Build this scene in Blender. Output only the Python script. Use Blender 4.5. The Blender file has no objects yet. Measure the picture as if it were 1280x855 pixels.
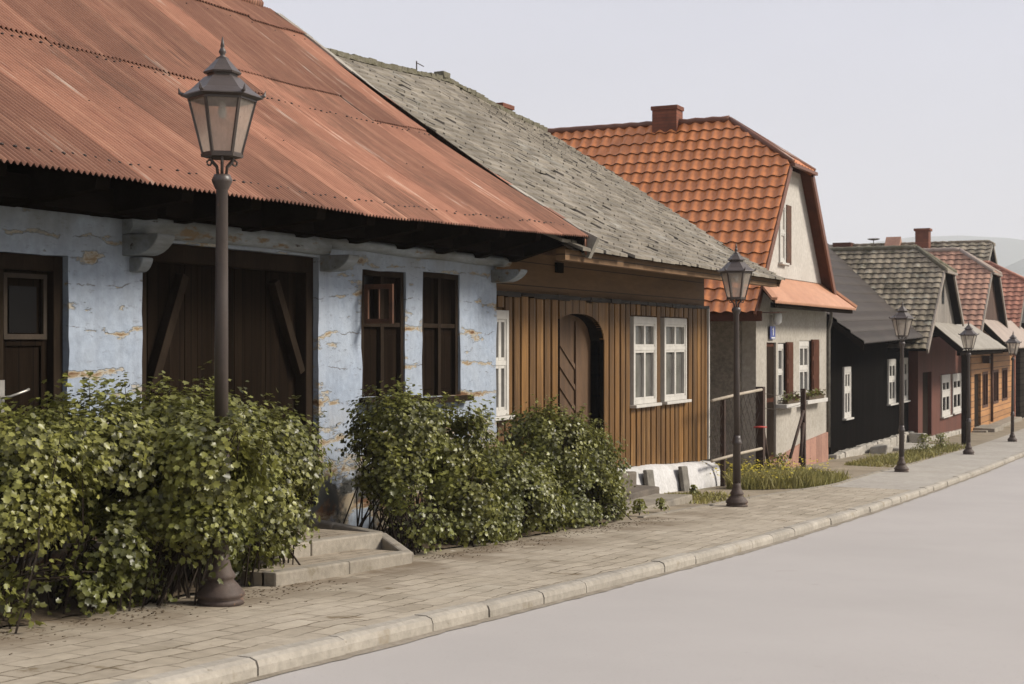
import bpy, bmesh, math, random
import numpy as np
from mathutils import Vector, noise as mnoise
R = math.radians
random.seed(7)
rng = np.random.default_rng(11)
scene = bpy.context.scene
col = scene.collection

# ------------------------------------------------------------------ camera, sky, sun, exposure
EYE = 1.71                                   # eye height over the pavement at the nearest lamp
YAW = math.atan(865 / 1800.0)                # the street runs to the right of the view axis
cam = bpy.data.cameras.new('camera')
cam.lens = 1800 / 1280 * 36
cam.sensor_width = 36
cam.clip_start, cam.clip_end = .1, 12000
camo = bpy.data.objects.new('camera', cam); col.objects.link(camo)
camo.location = (0, 0, EYE); camo.rotation_euler = (R(90), 0, YAW)
cam.dof.use_dof = True; cam.dof.focus_distance = 14.0; cam.dof.aperture_fstop = 5.6
scene.camera = camo

SUN_EL, SUN_DIR = R(35), (.42, -.907)         # (along the street, towards the houses)
sx, sy = -SUN_DIR[1], SUN_DIR[0]             # world x = -v, world y = u
w = bpy.data.worlds.new('World'); scene.world = w; w.use_nodes = True
wn, wl = w.node_tree.nodes, w.node_tree.links
bg = wn['Background']; bg.inputs['Strength'].default_value = .1
sky = wn.new('ShaderNodeTexSky'); sky.sky_type = 'NISHITA'; sky.sun_disc = False
sky.sun_elevation = SUN_EL; sky.sun_rotation = math.atan2(sx, sy)
sky.dust_density = 4; sky.air_density = 1.2
mixs = wn.new('ShaderNodeMix'); mixs.data_type = 'RGBA'
mixs.inputs[0].default_value = .82
mixs.inputs[7].default_value = (5.95, 5.92, 6.75, 1)   # the pale veil of high haze
wtc = wn.new('ShaderNodeTexCoord'); wmp = wn.new('ShaderNodeMapping'); wmp.inputs['Scale'].default_value = (1, 1, 3.2)
wno = wn.new('ShaderNodeTexNoise'); wno.inputs['Scale'].default_value = 2.6; wno.inputs['Detail'].default_value = 5; wno.inputs['Roughness'].default_value = .5
wmr = wn.new('ShaderNodeMapRange'); wmr.inputs['From Min'].default_value = .3; wmr.inputs['From Max'].default_value = .7; wmr.inputs['To Min'].default_value = .955; wmr.inputs['To Max'].default_value = 1.045
wl.new(wtc.outputs['Generated'], wmp.inputs[0]); wl.new(wmp.outputs[0], wno.inputs[0]); wl.new(wno.outputs[0], wmr.inputs[0])
wv = wn.new('ShaderNodeVectorMath'); wv.operation = 'SCALE'; wv.inputs[0].default_value = mixs.inputs[7].default_value[:3]
wl.new(wmr.outputs[0], wv.inputs['Scale']); wl.new(wv.outputs[0], mixs.inputs[7])       # faint unevenness in the veil
wl.new(sky.outputs[0], mixs.inputs[6]); wl.new(mixs.outputs[2], bg.inputs['Color'])
sl = bpy.data.lights.new('sun', 'SUN'); sl.energy = 4.6; sl.angle = R(15); sl.color = (1, .93, .82)
so = bpy.data.objects.new('sun', sl); col.objects.link(so)
d = Vector((sx * math.cos(SUN_EL), sy * math.cos(SUN_EL), math.sin(SUN_EL)))
so.rotation_euler = d.to_track_quat('Z', 'Y').to_euler(); so.location = d * 60
scene.view_settings.view_transform = 'Standard'; scene.view_settings.look = 'None'
scene.view_settings.exposure = 0.30; scene.view_settings.gamma = 1
scene.render.engine = 'CYCLES'
scene.cycles.max_bounces = 6; scene.cycles.volume_bounces = 1; scene.cycles.transparent_max_bounces = 12
scene.cycles.use_denoising = True

# ------------------------------------------------------------------ ground profile: u along the street, v towards the houses, z from eye level
def g(u):
    if u < 0: return -1.2606 - .0617 * u
    u = min(u, 74.0)
    return 4.1336e-4 * u * u - .061685 * u - 1.26058
def W(u, v, z): return (-v, u, z + EYE)
def lerp(a, b, t): return a + (b - a) * t
def nz(u, v, s=1.0, seed=0.0): return mnoise.noise((u * s + seed, v * s - seed, seed * 1.7))

# ------------------------------------------------------------------ materials
def mat(name, c1, c2=None, scale=2.0, stretch=(1, 1, 1), rough=.85, bump=.3, bscale=None, bdist=.01, tint=0.0,
        spots=(), spec=.3, metal=0.0, fine=.25, trans=None, detail=6):
    m = bpy.data.materials.new(name); m.use_nodes = True
    nt = m.node_tree; N, L = nt.nodes, nt.links
    bs = N['Principled BSDF']
    bs.inputs['Roughness'].default_value = rough; bs.inputs['Metallic'].default_value = metal
    bs.inputs['Specular IOR Level'].default_value = spec
    tc = N.new('ShaderNodeTexCoord'); mp = N.new('ShaderNodeMapping'); mp.inputs['Scale'].default_value = stretch
    L.new(tc.outputs['Object'], mp.inputs['Vector'])
    def noise(sc, det=6, rgh=.6, vec=None):
        n = N.new('ShaderNodeTexNoise'); n.inputs['Scale'].default_value = sc
        n.inputs['Detail'].default_value = det; n.inputs['Roughness'].default_value = rgh
        L.new(vec or mp.outputs[0], n.inputs['Vector']); return n.outputs['Fac']
    def ramp(f, a, b):
        r = N.new('ShaderNodeMapRange'); r.inputs['From Min'].default_value = a; r.inputs['From Max'].default_value = b
        L.new(f, r.inputs['Value']); return r.outputs['Result']
    def mix(f, a, b, mode='MIX'):
        x = N.new('ShaderNodeMix'); x.data_type = 'RGBA'; x.blend_type = mode
        if isinstance(f, (int, float)): x.inputs[0].default_value = f
        else: L.new(f, x.inputs[0])
        for i, s in ((6, a), (7, b)):
            if isinstance(s, tuple): x.inputs[i].default_value = (*s[:3], 1)
            else: L.new(s, x.inputs[i])
        return x.outputs[2]
    def math_(op, a, b):
        x = N.new('ShaderNodeMath'); x.operation = op
        for i, s in enumerate((a, b)):
            if isinstance(s, (int, float)): x.inputs[i].default_value = s
            else: L.new(s, x.inputs[i])
        return x.outputs[0]
    c2 = c2 or tuple(x * .75 for x in c1)
    c = mix(ramp(noise(scale, detail), .35, .65), c1, c2)
    if fine:
        f = ramp(noise(scale * 9, 4), .3, .7)
        c = mix(fine, c, mix(f, (.45, .45, .45), (1.5, 1.5, 1.5)), 'MULTIPLY')
    m['mix'] = 0
    ctx = dict(N=N, L=L, noise=noise, ramp=ramp, mix=mix, math=math_, tc=tc, mp=mp, bs=bs)
    for s in spots:
        if callable(s): c = s(c, ctx)
        else:
            sc_, thr, wid, colr = s
            c = mix(ramp(noise(sc_, 7, .65), thr, thr + wid), c, colr)
    if tint:
        at = N.new('ShaderNodeAttribute'); at.attribute_name = 'tint'
        f = N.new('ShaderNodeMapRange'); f.inputs['To Min'].default_value = 1 - tint; f.inputs['To Max'].default_value = 1 + tint
        L.new(at.outputs['Fac'], f.inputs['Value'])
        cc = N.new('ShaderNodeCombineColor')
        for i in range(3): L.new(f.outputs[0], cc.inputs[i])
        c = mix(1.0, c, cc.outputs[0], 'MULTIPLY')
    L.new(c, bs.inputs['Base Color'])
    if bump:
        b = N.new('ShaderNodeBump'); b.inputs['Strength'].default_value = bump; b.inputs['Distance'].default_value = bdist
        L.new(noise(bscale or scale * 6, 8, .65), b.inputs['Height']); L.new(b.outputs[0], bs.inputs['Normal'])
        ctx['bump'] = b
    if 'hb' in ctx and bump: L.new(ctx['hb'].outputs[0], ctx['bump'].inputs['Normal'])
    if trans:
        t = N.new('ShaderNodeBsdfTranslucent'); L.new(c, t.inputs['Color'])
        ms = N.new('ShaderNodeMixShader'); ms.inputs[0].default_value = trans
        L.new(bs.outputs[0], ms.inputs[1]); L.new(t.outputs[0], ms.inputs[2])
        L.new(ms.outputs[0], N['Material Output'].inputs['Surface'])
    del m['mix']
    return m

def sep(ctx, src='Object'):
    s = ctx['N'].new('ShaderNodeSeparateXYZ'); ctx['L'].new(ctx['tc'].outputs[src], s.inputs[0]); return s.outputs

def plaster_wear(c, x):
    """flaked limewash: log courses showing as broken lines, chips down to tan render and brown brick, bare foot"""
    X, Y, Z = sep(x); m = x['math']
    foot = x['ramp'](Z, 1.15, .2)                                    # bare towards the splash zone
    mp = x['N'].new('ShaderNodeMapping'); mp.inputs['Scale'].default_value = (1, .45, 1.5)
    x['L'].new(x['tc'].outputs['Object'], mp.inputs[0])
    n1 = x['noise'](2.6, 8, .62, mp.outputs[0])
    n2 = x['noise'](9, 6, .7, mp.outputs[0])
    zz = m('ADD', Z, m('MULTIPLY', x['noise'](1.6, 5), .30))
    line = m('ABSOLUTE', m('SUBTRACT', m('FRACT', m('DIVIDE', zz, .36), 0), .5), 0)
    near = x['ramp'](line, .13, .0)                                   # 1 on a course line
    chip = m('ADD', m('MULTIPLY', n1, .62), m('ADD', m('MULTIPLY', near, .085), m('ADD', m('MULTIPLY', foot, .12), m('MULTIPLY', n2, .27))))
    c = x['mix'](x['ramp'](x['noise'](1.1, 5), .45, .7), c, (.325, .36, .415))
    rough_ = x['noise'](16, 5, .7, mp.outputs[0])
    c = x['mix'](m('MULTIPLY', x['ramp'](rough_, .60, .64), .55), c, (.19, .20, .22))
    hair = m('MULTIPLY', x['ramp'](line, .022, .008), x['ramp'](n2, .46, .54))
    c = x['mix'](m('MULTIPLY', hair, .8), c, (.10, .09, .085))
    hb = x['N'].new('ShaderNodeBump'); hb.inputs['Strength'].default_value = .7; hb.inputs['Distance'].default_value = .02; hb.invert = True
    x['L'].new(x['ramp'](chip, .510, .530), hb.inputs['Height']); x['hb'] = hb
    mps = x['N'].new('ShaderNodeMapping'); mps.inputs['Scale'].default_value = (1, 5, .35)
    x['L'].new(x['tc'].outputs['Object'], mps.inputs[0])
    c = x['mix'](m('MULTIPLY', x['ramp'](x['noise'](1.5, 6, .6, mps.outputs[0]), .52, .72), .5), c, (.20, .225, .27))
    c = x['mix'](x['ramp'](chip, .513, .528), c, (.36, .335, .29))
    c = x['mix'](x['ramp'](chip, .543, .56), c, (.25, .185, .115))
    c = x['mix'](m('MULTIPLY', x['ramp'](chip, .582, .60), x['ramp'](n2, .35, .5)), c, (.125, .065, .035))
    c = x['mix'](m('MULTIPLY', foot, x['ramp'](x['noise'](1.7, 6), .48, .6)), c, (.36, .30, .215))
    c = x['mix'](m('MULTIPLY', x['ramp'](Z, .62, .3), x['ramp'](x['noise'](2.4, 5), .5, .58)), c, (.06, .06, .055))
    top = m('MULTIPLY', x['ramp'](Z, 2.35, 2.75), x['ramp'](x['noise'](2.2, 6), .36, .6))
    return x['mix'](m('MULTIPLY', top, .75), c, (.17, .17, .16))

def sheet_paint(c, x):
    """red paint worn along the sheets: each sheet its own tone, paler rubbed streaks running down the slope"""
    X, Y, Z = sep(x)
    mp = x['N'].new('ShaderNodeMapping'); mp.inputs['Scale'].default_value = (.35, 5.0, .35)
    x['L'].new(x['tc'].outputs['Object'], mp.inputs[0])
    st = x['noise'](1.6, 6, .65, mp.outputs[0]); st2 = x['noise'](5, 5, .6, mp.outputs[0])
    c = x['mix'](x['ramp'](st, .5, .72), c, (.38, .20, .128))
    c = x['mix'](x['ramp'](st2, .56, .72), c, (.19, .08, .052))
    m = x['math']
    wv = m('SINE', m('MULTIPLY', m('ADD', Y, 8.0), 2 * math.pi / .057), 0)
    c = x['mix'](m('MULTIPLY', x['ramp'](wv, -.1, -.95), .72), c, (.055, .022, .013))   # dark trough lines: grime plus grazing-light shade painted into the colour
    c = x['mix'](x['math']('MULTIPLY', x['ramp'](x['noise'](.55, 6, .7), .5, .62), x['ramp'](st2, .40, .58)), c, (.17, .085, .055))
    pale = x['math']('MULTIPLY', x['ramp'](st, .58, .68), x['ramp'](x['noise'](.9, 5), .52, .62))
    return x['mix'](pale, c, (.43, .34, .275))

def boards(width, dark=(.02, .014, .01), axis=1, w=.06):
    """joints between boards, and each board's own tone"""
    def f(c, x):
        a = sep(x)[axis]; m = x['math']
        fr = m('FRACT', m('DIVIDE', a, width), 0)
        wn_ = x['N'].new('ShaderNodeTexWhiteNoise'); wn_.noise_dimensions = '1D'
        x['L'].new(m('FLOOR', m('DIVIDE', a, width), 0), wn_.inputs['W'])
        c = x['mix'](.35, c, x['mix'](wn_.outputs['Value'], (.5, .5, .5), (1.4, 1.4, 1.4)), 'MULTIPLY')
        return x['mix'](x['ramp'](m('ABSOLUTE', m('SUBTRACT', fr, .5), 0), .5 - w, .5 - w * .5), c, dark)
    return f

def pavers(c, x, bw=.42, rh=.165):
    N, L = x['N'], x['L']
    s = sep(x); m = x['math']
    cb = N.new('ShaderNodeCombineXYZ')
    wob = m('MULTIPLY', m('SUBTRACT', x['noise'](.9, 4), .5), .26)
    wob2 = m('MULTIPLY', m('SUBTRACT', x['noise'](5, 4), .5), .05)
    L.new(m('ADD', s[1], wob2), cb.inputs[0]); L.new(m('ADD', m('ADD', s[0], wob), wob2), cb.inputs[1])
    b = N.new('ShaderNodeTexBrick'); L.new(cb.outputs[0], b.inputs['Vector'])
    b.inputs['Scale'].default_value = 1; b.inputs['Brick Width'].default_value = bw; b.inputs['Row Height'].default_value = rh
    b.inputs['Mortar Size'].default_value = .007; b.inputs['Mortar Smooth'].default_value = .4; b.inputs['Bias'].default_value = 0
    b.inputs['Color1'].default_value = (.80, .79, .77, 1); b.inputs['Color2'].default_value = (1.12, 1.12, 1.12, 1)
    b.inputs['Mortar'].default_value = (.26, .22, .17, 1); b.offset_frequency = 2
    gap = x['ramp'](x['noise'](1.3, 5), .40, .58)                     # joints open here, silted up there
    c2 = x['mix'](1.0, c, b.outputs['Color'], 'MULTIPLY')
    c = x['mix'](m('ADD', m('MULTIPLY', gap, .75), .25), c, c2)
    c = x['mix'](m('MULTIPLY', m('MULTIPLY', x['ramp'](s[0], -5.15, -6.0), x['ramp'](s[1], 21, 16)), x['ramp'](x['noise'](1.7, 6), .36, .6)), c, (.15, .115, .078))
    hb = N.new('ShaderNodeBump'); hb.inputs['Strength'].default_value = .5; hb.inputs['Distance'].default_value = .008; hb.invert = True
    L.new(b.outputs['Fac'], hb.inputs['Height']); x['hb'] = hb
    return c

M = {}
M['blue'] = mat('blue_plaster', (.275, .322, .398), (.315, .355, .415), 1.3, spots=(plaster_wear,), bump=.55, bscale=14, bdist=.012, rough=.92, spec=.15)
M['bluewood'] = mat('limewashed_beam', (.27, .30, .33), (.16, .16, .15), 3, (1, .3, 1), spots=((5, .57, .06, (.17, .12, .07)), (9, .64, .04, (.05, .045, .04))), bump=.5, bscale=22, rough=.9)
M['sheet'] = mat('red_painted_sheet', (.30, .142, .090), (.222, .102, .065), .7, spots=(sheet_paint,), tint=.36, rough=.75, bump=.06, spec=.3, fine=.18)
M['nail'] = mat('roof_nail', (.03, .02, .016), rough=.6)
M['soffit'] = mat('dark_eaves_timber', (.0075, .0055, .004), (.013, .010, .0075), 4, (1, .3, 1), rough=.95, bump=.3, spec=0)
M['darkwood'] = mat('dark_stained_timber', (.0095, .0065, .0045), (.016, .011, .0075), 3, (1, 3, .25), rough=.95, spec=0, bump=.4, bscale=18, spots=(boards(.15, (.006, .005, .004)),))
M['darkframe'] = mat('dark_frame_timber', (.017, .012, .0085), (.028, .020, .014), 5, (1, 1, .3), rough=.9, bump=.3, spec=.02)
M['redwood'] = mat('worn_red_brown_frame', (.10, .042, .021), (.055, .026, .015), 6, rough=.8, bump=.3)
M['darkglass'] = mat('dark_window_glass', (.006, .005, .0045), rough=.3, bump=.04, bscale=2, spec=.12, fine=0)
M['greyglass'] = mat('curtained_window_glass', (.13, .125, .115), (.07, .066, .06), 2.5, rough=.15, bump=.03, bscale=2, spec=.5, fine=0)
M['white'] = mat('white_window_paint', (.50, .48, .44), (.42, .40, .37), 6, rough=.6, bump=.1, fine=.1)
M['shingle'] = mat('weathered_grey_shingle', (.222, .197, .162), (.155, .137, .110), 1.5, tint=.24, fine=.12, rough=.95, bump=.15, bscale=30, spots=((1.2, .56, .14, (.25, .238, .21)), (6, .64, .05, (.10, .09, .062))), spec=.15)
M['moss'] = mat('moss', (.115, .105, .065), (.18, .165, .125), 6, rough=1, bump=1, bscale=30, bdist=.03)
M['plankwood'] = mat('varnished_plank', (.185, .090, .022), (.095, .046, .0115), 2.2, (1.5, 3, .22), tint=.30, rough=.55, bump=.35, bscale=14, spots=((3, .58, .12, (.26, .145, .048)), (4, .66, .06, (.05, .028, .014))))
M['plankdark'] = mat('dark_batten', (.014, .008, .004), (.010, .006, .003), 3, (1, 3, .3), rough=.6)
M['brownwall'] = mat('brown_horizontal_boarding', (.155, .088, .040), (.11, .062, .029), 2, (1, .2, 1.4), rough=.75, bump=.3, spots=(boards(.31, (.03, .018, .01), 2, .03),))
M['arch'] = mat('brown_plank_door', (.11, .062, .032), (.07, .04, .021), 3, (1, 2, .3), rough=.7)
M['whitewash'] = mat('whitewashed_plinth', (.54, .53, .525), (.42, .41, .395), 2.4, rough=.95, bump=.8, bscale=6, bdist=.03, spots=((4, .66, .08, (.34, .30, .25)),))
M['tile'] = mat('orange_metal_tile', (.56, .20, .066), (.51, .178, .058), 1.2, tint=.09, rough=.33, bump=.03, spec=.45, spots=((3, .63, .1, (.30, .095, .035)),), fine=.12)
M['tileedge'] = mat('orange_brown_trim', (.15, .055, .026), (.115, .042, .021), 3, rough=.45, spec=.4)
M['pent'] = mat('faded_peach_sheet', (.46, .24, .145), (.40, .20, .12), 1.5, tint=.06, rough=.5, bump=.05)
M['greyverge'] = mat('pale_grey_verge_board', (.26, .22, .185), (.18, .155, .13), 5, rough=.9)
M['verge'] = mat('dark_brown_verge_board', (.085, .032, .018), (.06, .024, .014), 4, rough=.8, spec=.08)
M['cream'] = mat('cream_render', (.46, .43, .39), (.41, .38, .34), 1.2, rough=.95, bump=.35, bscale=60, bdist=.006, spots=((2.2, .62, .2, (.38, .34, .29)),))
M['pebble'] = mat('pebble_dash', (.27, .24, .195), (.18, .16, .13), 1.6, rough=.97, bump=1.0, bscale=38, bdist=.02, fine=.6)
M['pinkplinth'] = mat('pink_brown_plinth_tile', (.33, .18, .13), (.27, .145, .105), 2, rough=.7, bump=.15, spots=(boards(.55, (.12, .06, .045), 1, .02),))
M['brick'] = mat('red_brown_brick', (.20, .07, .04), (.14, .05, .03), 5, rough=.9, bump=.4, spots=(boards(.075, (.09, .05, .035), 2, .09),))
M['sheetgrey'] = mat('dark_grey_metal_tile', (.052, .042, .036), (.041, .034, .029), 1.0, tint=.10, rough=.6, bump=.03, spec=.15, fine=.1)
M['blackwood'] = mat('black_tarred_boards', (.0055, .005, .0045), (.009, .008, .007), 3, (1, 2, .3), rough=.85, bump=.4, spots=(boards(.16, (.0015, .0015, .0015)),), spec=0)
M['mosstile'] = mat('mossy_grey_tile', (.25, .21, .155), (.15, .128, .09), 2.2, tint=.35, rough=.95, bump=.6, bscale=20, spots=((3.5, .56, .1, (.26, .25, .20)), (2.2, .60, .08, (.065, .058, .036))))
M['greyboards'] = mat('silvered_gable_boards', (.25, .225, .195), (.17, .15, .13), 3, (1, 3, .2), rough=.9, bump=.4, spots=(boards(.2, (.06, .05, .045)),))
M['terra'] = mat('faded_terracotta_tile', (.37, .215, .15), (.285, .155, .108), 1.8, tint=.25, rough=.8, bump=.3, spots=((3, .60, .1, (.42, .27, .2)), (5, .66, .06, (.12, .07, .05))))
M['terrared'] = mat('red_tile', (.36, .165, .11), (.28, .12, .08), 1.8, tint=.25, rough=.75, bump=.3)
M['pentgrey'] = mat('grey_sheet_roof', (.28, .255, .215), (.215, .195, .165), 1.4, tint=.16, rough=.8, bump=.2, spots=((4, .64, .07, (.18, .165, .13)),))
M['pentpink'] = mat('pinkish_grey_sheet_roof', (.33, .265, .22), (.275, .22, .185), 1.2, tint=.08, rough=.7, bump=.1)
M['redbrown'] = mat('red_brown_painted_boards', (.125, .040, .024), (.09, .03, .018), 2, (1, 2.5, .3), rough=.75, bump=.3, spots=(boards(.22, (.03, .012, .008)),))
M['orangelog'] = mat('orange_log_wall', (.40, .20, .075), (.30, .145, .055), 2, (1, .25, 2), rough=.7, bump=.4, spots=(boards(.24, (.09, .045, .02), 2, .08),))
M['browngable'] = mat('brown_gable_boards', (.085, .048, .032), (.06, .034, .023), 3, (1, 3, .3), rough=.85, spots=(boards(.2, (.02, .012, .01)),))
M['log'] = mat('dark_log_wall', (.028, .023, .018), (.018, .015, .012), 2, (1, .3, 2), spec=0, rough=.9, bump=.5, spots=(boards(.26, (.008, .007, .006), 2, .12),))
M['stone'] = mat('pale_rubble_stone', (.42, .39, .34), (.30, .275, .235), 3, rough=.95, bump=.9, bscale=9, bdist=.03)
M['concrete'] = mat('worn_concrete', (.275, .245, .20), (.21, .185, .148), 2.2, rough=.95, bump=.5, bscale=30, spots=((3.5, .60, .08, (.17, .145, .105)),))
M['darkconcrete'] = mat('dark_weathered_concrete', (.15, .125, .10), (.10, .085, .07), 3, rough=.95, bump=.6, bscale=25)
M['slab'] = mat('grey_mottled_slab', (.19, .175, .15), (.11, .10, .085), 7, rough=.95, bump=.6, bscale=20)
M['kerb'] = mat('kerb_stone', (.335, .305, .258), (.265, .24, .20), 2.0, tint=.10, rough=.93, bump=.5, bscale=30, spots=((3.2, .585, .08, (.23, .195, .145)), (12, .64, .06, (.16, .13, .09))))
M['road'] = mat('pale_worn_asphalt', (.365, .342, .325), (.336, .315, .299), .35, rough=.9, bump=.35, bscale=160, bdist=.004, fine=0, spots=((.5, .58, .22, (.325, .304, .287)), (60, .62, .05, (.25, .232, .218)), (90, .64, .05, (.43, .405, .385)), (2.2, .66, .06, (.305, .28, .255))), spec=.25)
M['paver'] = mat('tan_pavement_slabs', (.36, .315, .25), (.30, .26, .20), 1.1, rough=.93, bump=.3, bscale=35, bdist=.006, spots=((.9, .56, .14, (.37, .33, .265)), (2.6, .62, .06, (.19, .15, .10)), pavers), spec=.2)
M['sett'] = mat('small_paving_setts', (.31, .265, .205), (.25, .21, .16), 1.1, rough=.95, bump=.4, bscale=35, bdist=.006, spots=((2.6, .60, .06, (.17, .135, .09)), lambda c, x: pavers(c, x, .20, .10)), spec=.15)
M['asphaltwalk'] = mat('grey_footway', (.345, .32, .28), (.30, .275, .24), .8, rough=.93, bump=.35, bscale=60, spots=((2.6, .62, .08, (.24, .21, .17)),))
M['yard'] = mat('trodden_yard', (.27, .225, .165), (.20, .165, .115), 1.2, rough=.97, bump=.6, bscale=18, bdist=.02, spots=((1.6, .6, .06, (.13, .12, .06)), (5, .63, .05, (.36, .32, .26))))
M['soil'] = mat('dark_soil', (.11, .08, .05), (.07, .052, .033), 3, rough=1, bump=.9, bscale=25, bdist=.02)
M['terrain'] = mat('meadow', (.10, .115, .06), (.16, .15, .075), .02, rough=1, bump=.2, bscale=.6)
M['hill'] = mat('wooded_hill', (.055, .075, .05), (.085, .10, .06), .01, rough=1, bump=.6, bscale=.05, bdist=6)
M['iron'] = mat('grey_brown_lamp_paint', (.062, .047, .040), (.050, .038, .033), 5, rough=.42, bump=.15, bscale=40, spec=.5, fine=.15, spots=((7, .66, .05, (.10, .06, .04)),))
M['ironrust'] = mat('rusted_lamp_foot', (.080, .058, .047), (.058, .042, .035), 6, rough=.65, bump=.35, bscale=30, spots=((6, .58, .08, (.17, .10, .065)),))
M['rust'] = mat('rusty_steel', (.055, .032, .022), (.035, .022, .017), 8, rough=.8, bump=.4)
M['pipe'] = mat('pale_pipe', (.38, .33, .26), (.30, .25, .19), 6, rough=.7)
M['wire'] = mat('fence_wire', (.07, .055, .045), rough=.6, bump=0)
M['plate'] = mat('blue_enamel_plate', (.06, .08, .27), rough=.35, bump=0, fine=0)
M['enamel'] = mat('white_enamel', (.72, .72, .70), rough=.35, bump=0, fine=0)
M['red'] = mat('red_enamel', (.42, .05, .035), rough=.4, bump=0, fine=0)
M['leaf'] = mat('shrub_leaf', (.182, .178, .042), (.108, .116, .027), 1.5, tint=.75, rough=.40, bump=0, spec=.5, fine=0, trans=.28)
M['stem'] = mat('shrub_stem', (.035, .024, .016), (.022, .016, .011), 8, rough=.9, bump=.2)
M['grass'] = mat('dry_grass', (.30, .262, .095), (.20, .19, .06), 2, tint=.45, rough=.7, bump=0, fine=0, trans=.25)
M['petal'] = mat('yellow_flower', (.55, .45, .04), rough=.6, bump=0, fine=0)
M['redpetal'] = mat('dark_flower', (.14, .045, .045), (.06, .07, .03), 20, rough=.7, bump=0)
# milky lamp glass: part clear, part diffusing
m = bpy.data.materials.new('milky_lamp_glass'); m.use_nodes = True
nt = m.node_tree; N, L = nt.nodes, nt.links
t = N.new('ShaderNodeBsdfTransparent'); t.inputs[0].default_value = (.86, .84, .80, 1)
bs = N['Principled BSDF']; bs.inputs['Base Color'].default_value = (.62, .56, .50, 1); bs.inputs['Roughness'].default_value = .25
tr = N.new('ShaderNodeBsdfTranslucent'); tr.inputs[0].default_value = (.62, .56, .50, 1)
m1 = N.new('ShaderNodeMixShader'); m1.inputs[0].default_value = .5
nn = N.new('ShaderNodeTexNoise'); nn.inputs['Scale'].default_value = 9
mr = N.new('ShaderNodeMapRange'); mr.inputs['To Min'].default_value = .30; mr.inputs['To Max'].default_value = .50
L.new(nn.outputs[0], mr.inputs[0])
m2 = N.new('ShaderNodeMixShader'); L.new(mr.outputs[0], m2.inputs[0])
L.new(bs.outputs[0], m1.inputs[1]); L.new(tr.outputs[0], m1.inputs[2])
L.new(t.outputs[0], m2.inputs[1]); L.new(m1.outputs[0], m2.inputs[2]); L.new(m2.outputs[0], N['Material Output'].inputs[0])
M['lampglass'] = m

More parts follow.
